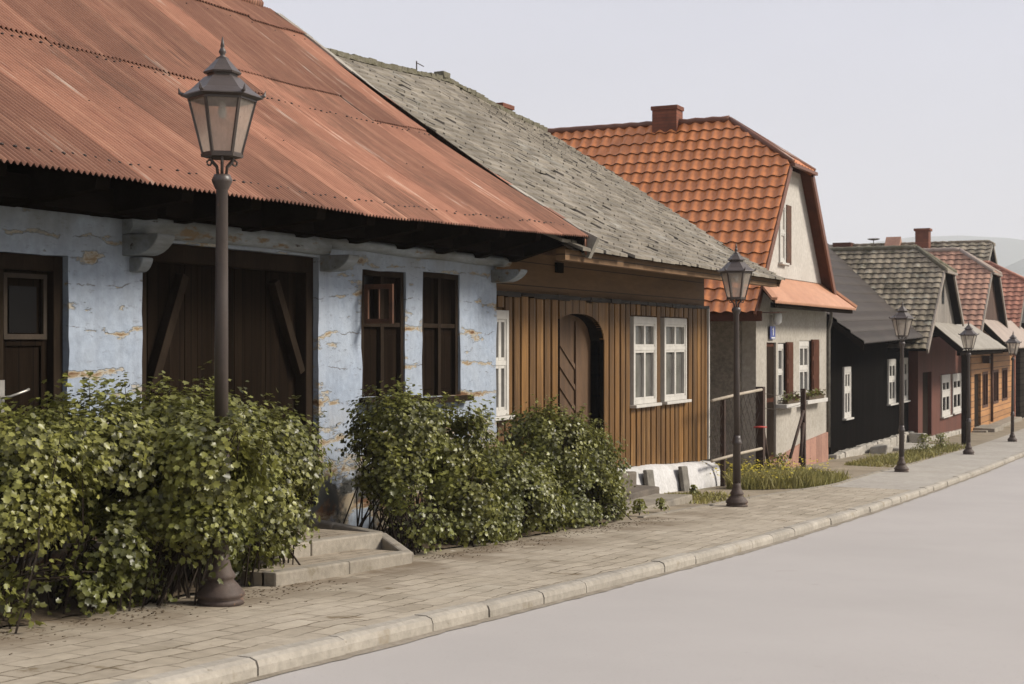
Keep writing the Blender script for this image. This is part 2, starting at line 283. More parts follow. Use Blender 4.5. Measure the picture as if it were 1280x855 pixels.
# ------------------------------------------------------------------ mesh builder (u, v, z)
class MB:
    def __init__(s): s.v = []; s.f = []; s.m = []; s.t = []; s.sm = []
    def face(s, pts, mi=0, tint=.5, smooth=False):
        i = len(s.v); s.v += [W(*p) for p in pts]; s.f.append(tuple(range(i, i + len(pts)))); s.m.append(mi); s.t.append(tint); s.sm.append(smooth)
    def raw(s, pts, faces, mi=0, tint=.5, smooth=False):
        i = len(s.v); s.v += [W(*p) for p in pts]
        for f in faces: s.f.append(tuple(i + k for k in f)); s.m.append(mi); s.t.append(tint); s.sm.append(smooth)
    def hexa(s, p, mi=0, tint=.5):       # 8 corners: bottom loop, top loop
        s.raw(p, [(3, 2, 1, 0), (4, 5, 6, 7), (0, 1, 5, 4), (1, 2, 6, 5), (2, 3, 7, 6), (3, 0, 4, 7)], mi, tint)
    def box(s, u0, u1, v0, v1, z0, z1, mi=0, tint=.5):
        s.hexa([(u0, v0, z0), (u1, v0, z0), (u1, v1, z0), (u0, v1, z0), (u0, v0, z1), (u1, v0, z1), (u1, v1, z1), (u0, v1, z1)], mi, tint)
    def rough_box(s, u0, u1, v0, v1, z0, z1, j, mi=0, tint=.5):
        q = lambda: random.uniform(-j, j)
        p = [(u0, v0, z0), (u1, v0, z0), (u1, v1, z0), (u0, v1, z0), (u0, v0, z1), (u1, v0, z1), (u1, v1, z1), (u0, v1, z1)]
        s.hexa([(a + q(), b + q(), c + q()) for a, b, c in p], mi, tint)
    def bar(s, a, b, w, h=None, mi=0, tint=.5, up=(0, 0, 1)):
        h = h or w; a, b, up = Vector(a), Vector(b), Vector(up); dd = (b - a).normalized()
        x = dd.cross(up)
        if x.length < 1e-4: x = dd.cross(Vector((1, 0, 0)))
        x.normalize(); y = x.cross(dd); x *= w / 2; y *= h / 2
        s.hexa([tuple(q) for q in (a - x - y, a + x - y, a + x + y, a - x + y, b - x - y, b + x - y, b + x + y, b - x + y)], mi, tint)
    def tube(s, pts, rad, n=6, mi=0, tint=.5):
        pts = [Vector(p) for p in pts]; rad = rad if isinstance(rad, (list, tuple)) else [rad] * len(pts); P = []
        for i, p in enumerate(pts):
            dd = (pts[min(i + 1, len(pts) - 1)] - pts[max(i - 1, 0)]).normalized()
            x = dd.cross(Vector((.31, .17, 1)) if abs(dd.z) < .9 else Vector((1, 0, 0))).normalized(); y = x.cross(dd)
            for k in range(n):
                a = 2 * math.pi * k / n; P.append(tuple(p + (x * math.cos(a) + y * math.sin(a)) * rad[i]))
        F = [(i * n + k, i * n + (k + 1) % n, (i + 1) * n + (k + 1) % n, (i + 1) * n + k) for i in range(len(pts) - 1) for k in range(n)]
        F += [tuple(range(n))[::-1], tuple(range((len(pts) - 1) * n, len(pts) * n))]
        s.raw(P, F, mi, tint, n > 5)
    def lathe(s, c, prof, n=24, mi=0, phase=0.0, smooth=True, cap=True):   # prof: (r, z) upward, z relative to c
        P = [(c[0] + r * math.cos(phase + 2 * math.pi * k / n), c[1] + r * math.sin(phase + 2 * math.pi * k / n), c[2] + z) for r, z in prof for k in range(n)]
        F = [(i * n + k, i * n + (k + 1) % n, (i + 1) * n + (k + 1) % n, (i + 1) * n + k) for i in range(len(prof) - 1) for k in range(n)]
        if cap: F += [tuple(range(n))[::-1], tuple(range((len(prof) - 1) * n, len(prof) * n))]
        s.raw(P, F, mi, .5, smooth)
    def grid(s, rows, mi=0, tint=.5, smooth=True):      # rows: equal-length lists of points
        n = len(rows[0]); P = [p for r in rows for p in r]
        F = [(i * n + k, i * n + k + 1, (i + 1) * n + k + 1, (i + 1) * n + k) for i in range(len(rows) - 1) for k in range(n - 1)]
        s.raw(P, F, mi, tint, smooth)
    def prism(s, poly, v0, v1, mi=0, tint=.5):         # poly in (u, z), extruded in v
        n = len(poly)
        P = [(u, v0, z) for u, z in poly] + [(u, v1, z) for u, z in poly]
        s.raw(P, [tuple(range(n)), tuple(range(n, 2 * n))[::-1]] + [(k, (k + 1) % n + 0, (k + 1) % n + n, k + n) for k in range(n)], mi, tint)
    def prismu(s, poly, u0, u1, mi=0, tint=.5):        # poly in (v, z), extruded in u
        n = len(poly)
        P = [(u0, v, z) for v, z in poly] + [(u1, v, z) for v, z in poly]
        s.raw(P, [tuple(range(n)), tuple(range(n, 2 * n))[::-1]] + [(k, (k + 1) % n, (k + 1) % n + n, k + n) for k in range(n)], mi, tint)
    def build(s, name, mats, parent=None, bevel=0.0, fix=True):
        me = bpy.data.meshes.new(name)
        o = Vector((0, 0, 0))
        if parent is not None:
            o = Vector(parent.location) if parent.parent is None else Vector(parent.parent.location)
        V = np.array(s.v, dtype=float).reshape(-1, 3) - np.array(o)
        me.from_pydata(V.tolist(), [], s.f)
        for m_ in (mats if isinstance(mats, (list, tuple)) else [mats]): me.materials.append(m_)
        me.polygons.foreach_set('material_index', s.m)
        me.polygons.foreach_set('use_smooth', s.sm)
        a = me.attributes.new('tint', 'FLOAT', 'FACE'); a.data.foreach_set('value', [float(x) for x in s.t])
        if fix and len(s.f) < 60000:
            b = bmesh.new(); b.from_mesh(me); bmesh.ops.recalc_face_normals(b, faces=b.faces); b.to_mesh(me); b.free()
        me.update()
        ob = bpy.data.objects.new(name, me); col.objects.link(ob)
        if parent is not None: ob.parent = parent
        if bevel:
            bv = ob.modifiers.new('bevel', 'BEVEL'); bv.width = bevel; bv.segments = 2; bv.limit_method = 'ANGLE'
        return ob

def tag(o, label=None, cat=None, group=None, kind=None):
    if label: o['label'] = label
    if cat: o['category'] = cat
    if group: o['group'] = group
    if kind: o['kind'] = kind
    return o
def thing(name, label, cat, p, group=None):
    o = bpy.data.objects.new(name, None); col.objects.link(o); o.location = W(*p); o.empty_display_size = .2
    return tag(o, label, cat, group)
def copy_tree(o, parent=None):
    c = o.copy(); col.objects.link(c)
    if parent is not None: c.parent = parent
    for ch in list(o.children): copy_tree(ch, c)
    return c
def struct(mb, name, mats, **k): return tag(mb.build(name, mats, **k), kind='structure')

def wall_cells(mb, u0, u1, z0, z1, v0, v1, holes, mi=0):
    """a wall slab in the facade plane with rectangular openings (u0,u1,z0,z1)"""
    us = sorted({u0, u1, *[h[0] for h in holes], *[h[1] for h in holes]})
    us = [u for u in us if u0 <= u <= u1]
    for a, b in zip(us, us[1:]):
        mid = (a + b) / 2; zs = z0
        for h in sorted([h for h in holes if h[0] < mid < h[1]], key=lambda h: h[2]):
            if h[2] > zs: mb.box(a, b, v0, v1, zs, h[2], mi)
            zs = max(zs, h[3])
        if zs < z1: mb.box(a, b, v0, v1, zs, z1, mi)

# ------------------------------------------------------------------ terrain, road, kerb, pavement
def vk(u):   # kerb face
    return float(np.interp(u, [-20, 6, 12, 15.5, 21, 30, 40, 60, 90], [4.4, 4.37, 4.29, 4.27, 4.35, 4.5, 4.62, 4.75, 4.9]))
def vp(u):   # back edge of the pavement
    return float(np.interp(u, [-20, 8, 12, 17, 22, 26, 30, 60, 90], [6.1, 6.1, 6.15, 6.3, 6.25, 6.0, 6.25, 6.5, 6.7]))
us = np.concatenate([np.arange(-14, 40, .5), np.arange(40, 130, 2.0)])
b = MB(); b.grid([[(u, v, g(u) - .10 + .012 * (1 - ((v - .8) / 3.4) ** 2)) for v in np.linspace(-3.1, vk(u) + .05, 14)] for u in us]); struct(b, 'road', M['road'])
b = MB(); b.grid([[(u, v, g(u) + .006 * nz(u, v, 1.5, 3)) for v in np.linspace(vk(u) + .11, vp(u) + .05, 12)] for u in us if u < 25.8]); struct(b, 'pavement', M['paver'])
b = MB(); b.grid([[(u, v, g(u)) for v in np.linspace(vk(u) + .11, vp(u) + .05, 6)] for u in us if u > 25.2]); struct(b, 'pavement_far', M['asphaltwalk']).name = 'footpath'
b = MB(); b.grid([[(u, v, g(u) - .012 + .02 * nz(u, v, .9, 9)) for v in np.linspace(vp(u), 45, 60)] for u in us]); struct(b, 'yard', M['yard'])
b = MB()
tu = [-3900, -300, -60, -14, 10, 40, 75, 130, 300, 700, 1800, 4300]
b.grid([[(u, v, (g(u) if u < 130 else g(75)) - .4 - .0 * v) for v in (-4000, -600, -120, -20, 20, 46, 120, 600, 4000)] for u in tu]); struct(b, 'terrain', M['terrain'])
b = MB()
b.grid([[(u, v, g(u) - (.10 if v > -3.2 else -.02)) for v in (-3.05, -3.25, -5.2, -30)] for u in us]); struct(b, 'verge', M['terrain'])
kb = MB(); u = -12.0
while u < 110:
    ln = random.uniform(.75, 1.02); e = u + ln - .012
    j = random.uniform(-.006, .006); jz = random.uniform(-.006, .004)
    a0, a1 = vk(u) + j, vk(e) + j + random.uniform(-.004, .004); z0, z1 = g(u) + jz + .004, g(e) + jz + .004
    ch = .03
    P = []
    for uu, vv, zz in ((u, a0, z0), (e, a1, z1)):
        P += [(uu, vv, zz - .3), (uu, vv, zz - .045), (uu, vv + .012, zz - .014), (uu, vv + .05, zz), (uu, vv + .135, zz), (uu, vv + .135, zz - .3)]
    kb.raw(P, [(i, (i + 1) % 6, (i + 1) % 6 + 6, i + 6) for i in range(6)] + [(5, 4, 3, 2, 1, 0), (6, 7, 8, 9, 10, 11)], 0, random.random())
    u += ln
struct(kb, 'kerb', M['kerb'])
# grit washed against the kerb foot: a ragged strip
b = MB(); gu = np.arange(2, 70, .12)
b.grid([[(u, vk(u) - (.035 + .04 * abs(nz(u, 0, .8, 5)) + .035 * abs(nz(u, 1, 7, 5)) + .02 * abs(nz(u, 1, 23, 5))), g(u) - .096), (u, vk(u) + .02, g(u) - .088)] for u in gu], smooth=False)
struct(b, 'gutter', mat('gutter_grit', (.24, .21, .17), (.17, .145, .11), 5, rough=1, bump=.8, bscale=40))
# planting strip
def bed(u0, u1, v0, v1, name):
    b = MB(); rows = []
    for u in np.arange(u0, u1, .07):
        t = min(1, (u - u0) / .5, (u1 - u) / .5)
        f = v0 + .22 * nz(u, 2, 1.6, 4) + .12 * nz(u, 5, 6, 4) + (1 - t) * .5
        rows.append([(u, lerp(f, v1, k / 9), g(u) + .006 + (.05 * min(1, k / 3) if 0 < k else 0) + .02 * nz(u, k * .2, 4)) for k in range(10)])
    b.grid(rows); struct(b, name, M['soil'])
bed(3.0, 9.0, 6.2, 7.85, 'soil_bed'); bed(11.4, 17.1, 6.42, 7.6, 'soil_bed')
# trodden earth scattered out over the slabs: low crumbs
b = MB()
for _ in range(900):
    if random.random() < .55: u = random.uniform(4, 9.2); v = 6.05 - abs(random.gauss(0, .22))
    else: u = random.uniform(11, 17); v = 6.2 - abs(random.gauss(0, .17))
    r = random.uniform(.002, .006); b.rough_box(u - r * 1.6, u + r * 1.6, v - r, v + r, g(u), g(u) + r * .8, r * .5)
tag(b.build('soil_crumbs', M['soil']), 'dark crumbs of soil and litter on the pavement below the shrubs', 'soil', kind='stuff')

# hills
def hill(name, dist, pts, depth):
    b = MB(); rows = []
    A = YAW
    for k in range(7):
        t = k / 6; row = []
        for px, hgt in pts:
            ang = math.atan((px - 640) / 1800) - A     # bearing from the street axis, spread over a wide arc
            dd = dist + depth * (t - .0)
            uu, vv = dd * math.cos(ang), -dd * math.sin(ang)
            prof = math.sin(t * math.pi * .5) if t <= 1 else 1
            row.append((uu, vv, lerp(-5, hgt, prof) + 5 * nz(uu, vv, .011, 2) * prof))
        rows.append(row)
    rows.append([(p[0] * 1.4, p[1] * 1.4, -8) for p in rows[-1]])
    b.grid(rows); struct(b, name, M['hill'])
px = np.arange(-2400, 3700, 60)
hill('hills', 3100, [(p, 232 + 20 * math.sin(p * .006 + 1) + 12 * math.sin(p * .017)) for p in px], 600)
hill('hills', 2100, [(p, 98 + 20 * math.sin(p * .011 - 1.4) + 50 * math.exp(-((p - 1330) / 90) ** 2)) for p in px], 400)

# ------------------------------------------------------------------ window helpers
def casement(house, u0, u1, v, z0, z1, fr=.07, split=.62, name='window', recess=.03, glass='greyglass', frame='white', sill=True, label=None, cols=2, proud=.03):
    f = MB(); w_, h_ = u1 - u0, z1 - z0
    va, vb = v - proud, v + .06
    for a in (u0, u1 - fr): f.box(a, a + fr, va, vb, z0, z1)
    f.box(u0 + fr, u1 - fr, va, vb, z1 - fr * 1.6, z1); f.box(u0 + fr, u1 - fr, va, vb, z0, z0 + fr)
    zm = z0 + h_ * split
    f.box(u0 + fr, u1 - fr, va + .006, vb, zm - fr * .45, zm + fr * .45)
    iu0, iu1 = u0 + fr, u1 - fr
    sf = fr * .55
    for (za, zb) in ((z0 + fr, zm - fr * .45), (zm + fr * .45, z1 - fr * 1.6)):
        for k in range(cols):
            a, c = lerp(iu0, iu1, k / cols), lerp(iu0, iu1, (k + 1) / cols)
            f.box(a, a + sf, va + .012, vb - .005, za, zb); f.box(c - sf, c, va + .012, vb - .005, za, zb)
            f.box(a + sf, c - sf, va + .014, vb - .005, za, za + sf); f.box(a + sf, c - sf, va + .014, vb - .005, zb - sf, zb)
    win = f.build(name, M[frame], house, bevel=.004)
    if label: win['label'] = label
    p = MB(); p.box(u0 + fr * .5, u1 - fr * .5, v + recess, v + recess + .012, z0 + fr * .5, z1 - fr * .5); p.build('pane', M[glass], win)
    if sill:
        s = MB(); s.box(u0 - .06, u1 + .06, va - .07, vb, z0 - .05, z0 - .003); s.build('sill', M[frame], win, bevel=.008)
    return win

# ------------------------------------------------------------------ BLUE HOUSE
BV = 7.9
bh = thing('blue_house', 'long pale blue plastered house with a rusty red corrugated roof', 'house', (8.0, 7.9, g(8.0)), 'old houses along the street')
holes = [(6.75, 8.53, -1.6, .66), (9.39, 12.02, -1.62, .84), (12.84, 13.74, -.58, .76), (14.12, 15.02, -.62, .79)]
# front wall as a displaced skin plus reveals
U0, U1, ZT = 3.0, 16.0, 1.06
def wobble(u, z): return BV + .018 * nz(u, z, 1.7, 1) + .010 * nz(u, z, 5.5, 2) + (.05 * max(0, (-1.15 - z)) )
def edge_lists(lo, hi, cuts, step):
    c = sorted({lo, hi, *[x for x in cuts if lo < x < hi]}); out = []
    for a, b_ in zip(c, c[1:]):
        n = max(1, int(math.ceil((b_ - a) / step))); out += [lerp(a, b_, k / n) for k in range(n)]
    return out + [hi]
eu = edge_lists(U0, U1, [x for h in holes for x in h[:2]], .11); ez = edge_lists(-2.6, ZT, [x for h in holes for x in h[2:]], .11)
wl_ = MB()
def inside(u, z): return any(h[0] < u < h[1] and h[2] < z < h[3] for h in holes)
def jit(u, z):
    e = .012
    return (u + e * nz(u, z, 4.1, 7), wobble(u, z), z + e * nz(u, z, 4.3, 8))
grid_idx = {}
def gi(i, k):
    if (i, k) not in grid_idx:
        grid_idx[(i, k)] = len(wl_.v); wl_.v.append(W(*jit(eu[i], ez[k])))
    return grid_idx[(i, k)]
for i in range(len(eu) - 1):
    for k in range(len(ez) - 1):
        if inside((eu[i] + eu[i + 1]) / 2, (ez[k] + ez[k + 1]) / 2): continue
        wl_.f.append((gi(i, k), gi(i + 1, k), gi(i + 1, k + 1), gi(i, k + 1))); wl_.m.append(0); wl_.t.append(.5); wl_.sm.append(True)
def reveal(pts, dv):
    for (a, c) in zip(pts, pts[1:]):
        A_, C_ = jit(*a), jit(*c); wl_.face([A_, C_, (C_[0], C_[1] + dv, C_[2]), (A_[0], A_[1] + dv, A_[2])])
for h in holes:
    zs = [z for z in ez if h[2] <= z <= h[3]]; uu = [u for u in eu if h[0] <= u <= h[1]]
    reveal([(h[0], z) for z in zs], .16); reveal([(h[1], z) for z in zs], .16)
    reveal([(u, h[3]) for u in uu], .16); reveal([(u, h[2]) for u in uu], .16)
zs = ez
reveal([(U1, z) for z in zs], 7.6); reveal([(U0, z) for z in zs], 7.6)
wl_.box(U0 + .05, U1 - .05, 15.3, 15.5, -2.6, ZT)
for ue in (U0 + .02, U1 - .02):
    wl_.prismu([(8.0, ZT), (11.6, 4.3), (15.4, ZT)], ue - .02, ue + .02)
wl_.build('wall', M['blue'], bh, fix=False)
# wall plate of limewashed logs over the openings
b = MB()
for (a, c, z0, z1) in ((9.15, 12.1, .86, 1.045), (12.1, 16.22, .93, 1.05)):
    n = int((c - a) / .25); rows = []
    for k in range(n + 1):
        u = lerp(a, c, k / n); pr = .11 + .025 * nz(u, 0, 1.3, 3); zb = z0 + .025 * nz(u, 3, .9, 6); zc = z1
        rows.append([(u, BV + .02, zb), (u, BV - pr * .75, zb + .01), (u, BV - pr, zb + .06), (u, BV - pr, zc - .03), (u, BV - pr * .7, zc), (u, BV + .02, zc)])
    b.grid(rows); b.face(rows[0]); b.face(rows[-1])
b.build('wall_plate', M['bluewood'], bh)
def corbel(u, z, L_, h, w_):
    b = MB(); pts = [(BV + .05, z + h), (BV - L_, z + h)]
    for k in range(6):
        t = k / 5; pts.append((BV - L_ + L_ * .62 * (t ** 1.3), z + h * (.82 - .8 * math.sin(t * math.pi / 2))))
    pts += [(BV + .05, z)]
    b.prismu(pts, u - w_ / 2, u + w_ / 2); b.build('corbel', M['bluewood'], bh, bevel=.01)
corbel(9.26, .70, .36, .17, .22); corbel(9.30, .57, .14, .12, .13); corbel(12.14, .70, .34, .16, .20); corbel(15.95, .73, .40, .16, .20)

# roof: corrugated sheets in three overlapping tiers of panels
RV = [6.84, 7.22, 7.77, 8.3, 8.8, 9.3, 9.76, 10.3, 10.76, 11.2, 11.6]
RZ = [1.29, 1.53, 1.87, 2.2, 2.52, 2.87, 3.20, 3.61, 3.96, 4.29, 4.58]
def roff(u, v):   # the eave sags and dips to the left
    o = float(np.interp(u, [2, 9, 11.7, 14.5, 16.4], [-.18, -.145, -.135, -.07, 0]))
    return o * lerp(1, .35, (v - 6.84) / 4.76) + .012 * nz(u, v, .8, 12)
def rz(v): return float(np.interp(v, RV, RZ))
PITCH = .057
roof = MB(); nails = MB()
def sheet(u0, u1, v0, v1, lift, tint, back=False):
    nsl = max(3, int((v1 - v0) / .28)); n = int(round((u1 - u0) / PITCH * 8))
    rows = []
    tw = random.uniform(-.004, .004)
    for k in range(nsl + 1):
        v = lerp(v0, v1, k / nsl); row = []
        for i in range(n + 1):
            u = lerp(u0, u1, i / n)
            z = rz(v) + roff(u, v) + lift * (1 - k / nsl) + tw * (i / n) + .0135 * math.sin(2 * math.pi * u / PITCH)
            row.append((u, v if not back else 23.2 - v, z))
        rows.append(row)
    roof.grid(rows, 0, tint)
REND = 16.42
for ti, (v0, v1, lift) in enumerate(((6.84, 9.18, .0), (9.08, 11.12, .018), (11.02, 11.6, .03))):
    u = 2.2
    off = 0
    while u < REND - .05:
        wdt = random.choice((.741, .684, .798)); e = min(REND, u + wdt)
        dv = random.uniform(-.05, .05) if ti else random.uniform(-.012, .012)
        dv += (.45 if (ti == 1 and 12.4 < u < 14.6) else 0)
        sheet(u, e + .03, v0 + dv, v1 + (.45 if ti == 0 and 12.4 < u < 14.6 else 0), lift + .005 * (int(u * 7) % 2) + .003, random.random())
        u = e
sheet(2.2, REND, 6.84, 11.6, 0, .5, True)
for k in range(20):          # turned-down bleached strip along the verge
    v = lerp(6.9, 11.4, k / 19); roof.bar((REND + random.uniform(.02, .05), v - .12, rz(v - .12) - .13), (REND + random.uniform(.02, .05), min(11.6, v + .14), rz(min(11.6, v + .14)) - .13), random.uniform(.08, .15), .28, 2 if random.random() < .7 else 0, random.random(), up=(0, -.6, 1))
roof.tube([(u, 11.6, 4.6 + roff(u, 11.6)) for u in np.arange(2.2, 16.5, .5)], .07, 8, 0, .35)
def nail(u, v, r):
    z = rz(v) + roff(u, v) + .012
    roof.lathe((u, v, z), [(r, 0), (r * .9, r * .5), (r * .3, r * .9)], 7, 1)
for vline, step, p_, r in ((7.06, 2, .9, .014), (9.0, 2, .85, .014), (8.05, 6, .55, .011), (10.9, 4, .5, .011)):
    u = 5.5
    while u < 16.3:
        if random.random() < p_: nail(u + PITCH * .25, vline + random.uniform(-.025, .025), r * random.uniform(.7, 1.25))
        u += PITCH * step
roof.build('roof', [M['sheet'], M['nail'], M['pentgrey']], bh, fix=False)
# eaves timber: underboarding, fascia log, outlookers
b = MB()
b.grid([[(u, v, rz(v) + roff(u, v) - .035) for v in (6.95, 7.4, 7.95, 8.6)] for u in np.arange(2.3, 16.45, .4)])
b.grid([[(u, v, rz(v) + roff(u, v) - .05) for v in (8.6, 9.76, 11.55)] for u in (2.3, 9, 16.38)])
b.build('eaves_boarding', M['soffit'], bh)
for u in np.arange(3.2, 16.3, .93):
    b = MB(); u_ = u + random.uniform(-.06, .06)
    o = roff(u_, 7)
    b.prismu([(6.98, rz(6.98) + o - .05), (8.1, rz(8.1) + o - .05), (8.1, .98), (7.75, 1.0), (7.0, rz(7.0) + o - .17)], u_ - .07, u_ + .07)
    b.build('rafter', M['soffit'], bh)
b = MB()
for (a, c, z0, z1, vv) in ((2.6, 8.1, 1.03, 1.2, 7.62), (7.9, 9.3, 1.0, 1.2, 7.66), (9.3, 12.2, 1.02, 1.2, 7.58), (12.0, 14.0, 1.045, 1.22, 7.6), (13.8, 16.35, 1.06, 1.24, 7.58)):
    b.rough_box(a, c, vv, 8.2, z0, z1, .008)
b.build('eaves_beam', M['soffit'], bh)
b = MB(); b.prismu([(6.86, 1.26), (11.6, 4.53), (11.6, 4.35), (6.9, 1.10)], 16.34, 16.40); b.build('verge_board', M['soffit'], bh)
# tongue of sheet hanging off the eave corner
b = MB(); b.prism([(16.34, 1.27), (16.44, 1.27), (16.44, 1.14), (16.40, 1.07), (16.36, 1.12)], 6.86, 6.875); b.build('verge_tongue', M['sheet'], bh)

# left door: double leaf with small upper lights
dr = MB(); a, c, z0, z1 = 6.75, 8.53, -1.6, .66
dr.box(a, a + .09, BV + .05, BV + .2, z0, z1); dr.box(c - .10, c, BV + .05, BV + .2, z0, z1); dr.box(a + .09, c - .10, BV + .05, BV + .2, z1 - .12, z1)
dr.box(7.85, 7.93, BV + .06, BV + .2, z0, z1 - .12)
door = dr.build('door', M['darkframe'], bh, bevel=.006)
for (p, q) in ((6.84, 7.85), (7.93, 8.43)):
    lf = MB(); lf.box(p, q, BV + .13, BV + .17, z0, z1 - .12)
    zr = .02
    for s in (p + .0, q - .07): lf.box(s, s + .07, BV + .11, BV + .13, z0, z1 - .12)
    lf.box(p + .07, q - .07, BV + .11, BV + .13, zr - .05, zr); lf.box(p + .07, q - .07, BV + .11, BV + .13, z1 - .18, z1 - .12)
    lf.build('leaf', M['darkwood'], door, bevel=.004)
    pn = MB(); pn.box(p + .11, q - .11, BV + .118, BV + .132, zr + .05, z1 - .24); pn.build('pane', M['darkglass'], door)
fr = MB()
for (p, q) in ((7.96, 8.40),):
    for s in (p, q - .035): fr.box(s, s + .035, BV + .09, BV + .11, .03, .50)
    fr.box(p, q, BV + .088, BV + .112, .02, .06); fr.box(p, q, BV + .088, BV + .112, .48, .515)
fr.box(7.3, 7.84, BV + .085, BV + .11, .015, .035)
fr.build('pane_frame', mat('faded_brown_frame', (.048, .034, .023), (.03, .022, .015), 6, rough=.85), door)
hd = MB(); hd.box(7.86, 7.915, BV + .035, BV + .055, -.52, -.28); hd.tube([(7.89, BV + .04, -.41), (7.90, BV - .03, -.40), (8.06, BV - .035, -.36), (8.09, BV - .03, -.35)], .010, 6)
hd.build('handle', mat('worn_steel', (.42, .40, .37), rough=.35, metal=.6), door)

# gate: two plank leaves in a post frame with diagonal braces
gt = MB(); a, c, z0, z1 = 9.39, 12.02, -1.62, .84
gt.box(a, a + .13, BV + .06, BV + .24, z0, z1); gt.box(c - .13, c, BV + .06, BV + .24, z0, z1); gt.box(a + .13, c - .13, BV + .06, BV + .24, z1 - .16, z1)
gate = gt.build('gate', M['darkframe'], bh, bevel=.01)
for p, q in ((a + .13, 10.70), (10.715, c - .13)):
    lf = MB(); x = p
    while x < q - .02:
        e = min(q, x + random.uniform(.14, .19)); lf.box(x + .003, e - .003, BV + .17 + random.uniform(0, .012), BV + .22, z0, z1 - .16, 0, random.random()); x = e
    lf.build('leaf', M['darkwood'], gate)
for (p, q) in (((9.62, -.42), (10.06, .58)), ((11.86, -.30), (11.42, .58))):
    br = MB(); br.bar((p[0], BV + .12, p[1]), (q[0], BV + .12, q[1]), .09, .09, up=(0, 1, 0)); br.build('brace', M['darkframe'], gate, bevel=.006)

# two shuttered windows
for wi, h in enumerate(holes[2:]):
    a, c, z0, z1 = h; f = MB()
    f.box(a, a + .07, BV + .02, BV + .15, z0, z1); f.box(c - .07, c, BV + .02, BV + .15, z0, z1); f.box(a + .07, c - .07, BV + .02, BV + .15, z1 - .06, z1)
    f.box(a + .07, c - .07, BV + .03, BV + .15, .16, .21); f.box((a + c) / 2 - .035, (a + c) / 2 + .035, BV + .025, BV + .15, z0, z1 - .06)
    win = f.build('window', M['darkframe'], bh, bevel=.005)
    sh = MB()
    for p, q in ((a + .07, (a + c) / 2 - .035), ((a + c) / 2 + .035, c - .07)):
        sh.box(p, q, BV + .07, BV + .10, z0, .16)
        if not (wi == 0 and p < (a + c) / 2 - .1): sh.box(p, q, BV + .075, BV + .10, .21, z1 - .06)
        sh.box(p + .04, q - .04, BV + .06, BV + .07, z0 + .08, .08)
    sh.build('shutter', M['darkwood'], win, bevel=.004)
    s = MB(); s.rough_box(a - .06, c + .14, BV - .12, BV + .05, z0 - .07, z0 - .004, .006); s.build('sill', M['darkframe'], win)
    if wi == 0:
        p = MB(); p.box(a + .07, (a + c) / 2, BV + .12, BV + .13, .21, z1 - .06); p.build('pane', M['darkglass'], win)
        op = MB(); ua = a + .02; v1_, v0_ = BV - .02, BV - .36; zA, zB = .19, .60
        for q in (v0_, v1_ - .045): op.box(ua - .016, ua + .016, q, q + .045, zA, zB)
        op.box(ua - .016, ua + .016, v0_ + .045, v1_ - .045, zA, zA + .05); op.box(ua - .016, ua + .016, v0_ + .045, v1_ - .045, zB - .05, zB)
        op.box(ua - .012, ua + .012, (v0_ + v1_) / 2 - .008, (v0_ + v1_) / 2 + .008, zA + .05, zB - .05)
        op = op.build('casement', M['redwood'], win, bevel=.004); op['label'] = 'small upper casement standing open with a bare red-brown frame'

# ------------------------------------------------------------------ TIMBER HOUSE (planks, grey shingle roof)
TV = 8.05
th = thing('timber_house', 'brown plank house with arched doorway and weathered grey shingle roof', 'house', (20.5, 8.0, g(20.5)), 'old houses along the street')
TU0, TU1 = 16.12, 24.8
b = MB()
wall_cells(b, TU0, TU1, -2.45, 1.4, TV + .04, TV + .3, [(18.26, 19.87, -2.2, .42)])
b.box(TU0, TU0 + .25, TV + .3, 15, -2.6, 1.3); b.box(TU1 - .25, TU1, TV + .3, 15, -2.6, 1.3); b.box(TU0, TU1, 15, 15.2, -2.6, 1.3)
b.prismu([(8.2, 1.3), (11.6, 4.1), (15.1, 1.3)], TU1 - .2, TU1 - .05)
b.prismu([(8.2, 1.3), (11.6, 4.1), (15.1, 1.3)], TU0 + .05, TU0 + .2)
b.build('wall', M['brownwall'], th)
ARC = lambda u: .0 + .40 * max(0, 1 - abs((u - 18.9) / .97) ** 2.6) ** .5 if 18.25 < u < 19.87 else None
wins = [(21.03, 22.07), (22.45, 23.58)]
sid = MB(); bat = MB(); u = TU0 - .02
while u < TU1:
    e = min(u + random.uniform(.215, .265), TU1 + .02); mid = (u + e) / 2
    top = .60 + .025 * math.sin(mid * 9) + random.uniform(-.02, .02); bot = lerp(-1.70, -2.12, (mid - 16.1) / 8.7) + random.uniform(-.015, .015)
    ti = random.random()
    segs = [(bot, top)]
    if 18.26 < mid < 19.87: segs = [(ARC(mid), top)]
    for w0, w1 in wins:
        if mid > w0 - .1 and mid < w1 + .1: segs = [(bot, -1.02), (.42, top)]
    if mid < 16.62: segs = [(bot, -1.0), (.44, top)]
    if 18.2 < mid < 19.95:
        for k in range(6):
            a_, c_ = lerp(u, e - .02, k / 6), lerp(u, e - .02, (k + 1) / 6); am = ARC((a_ + c_) / 2)
            sid.box(a_, c_, TV - .02, TV + .05, am if am is not None else bot, top, 0, ti)
        segs = []
        bat.box(e - .02, e + .002, TV + .018, TV + .05, ARC(e - .01) or bot, top - .03)
    for z0, z1 in segs:
        dz = random.uniform(-.004, .004)
        # a board of shallow rounded section
        P = [(u, TV + .05, 0), (u + .012, TV - .008 + dz, 0), (mid, TV - .022 + dz, 0), (e - .046, TV - .008 + dz, 0), (e - .032, TV + .05, 0)]
        sid.raw([(p[0], p[1], z0) for p in P] + [(p[0], p[1], z1) for p in P], [(i, i + 1, i + 6, i + 5) for i in range(4)] + [(0, 1, 2, 3, 4), (9, 8, 7, 6, 5)], 0, ti)
        bat.box(e - .032, e + .012, TV + .03, TV + .05, z0, z1 - .03)
    u = e
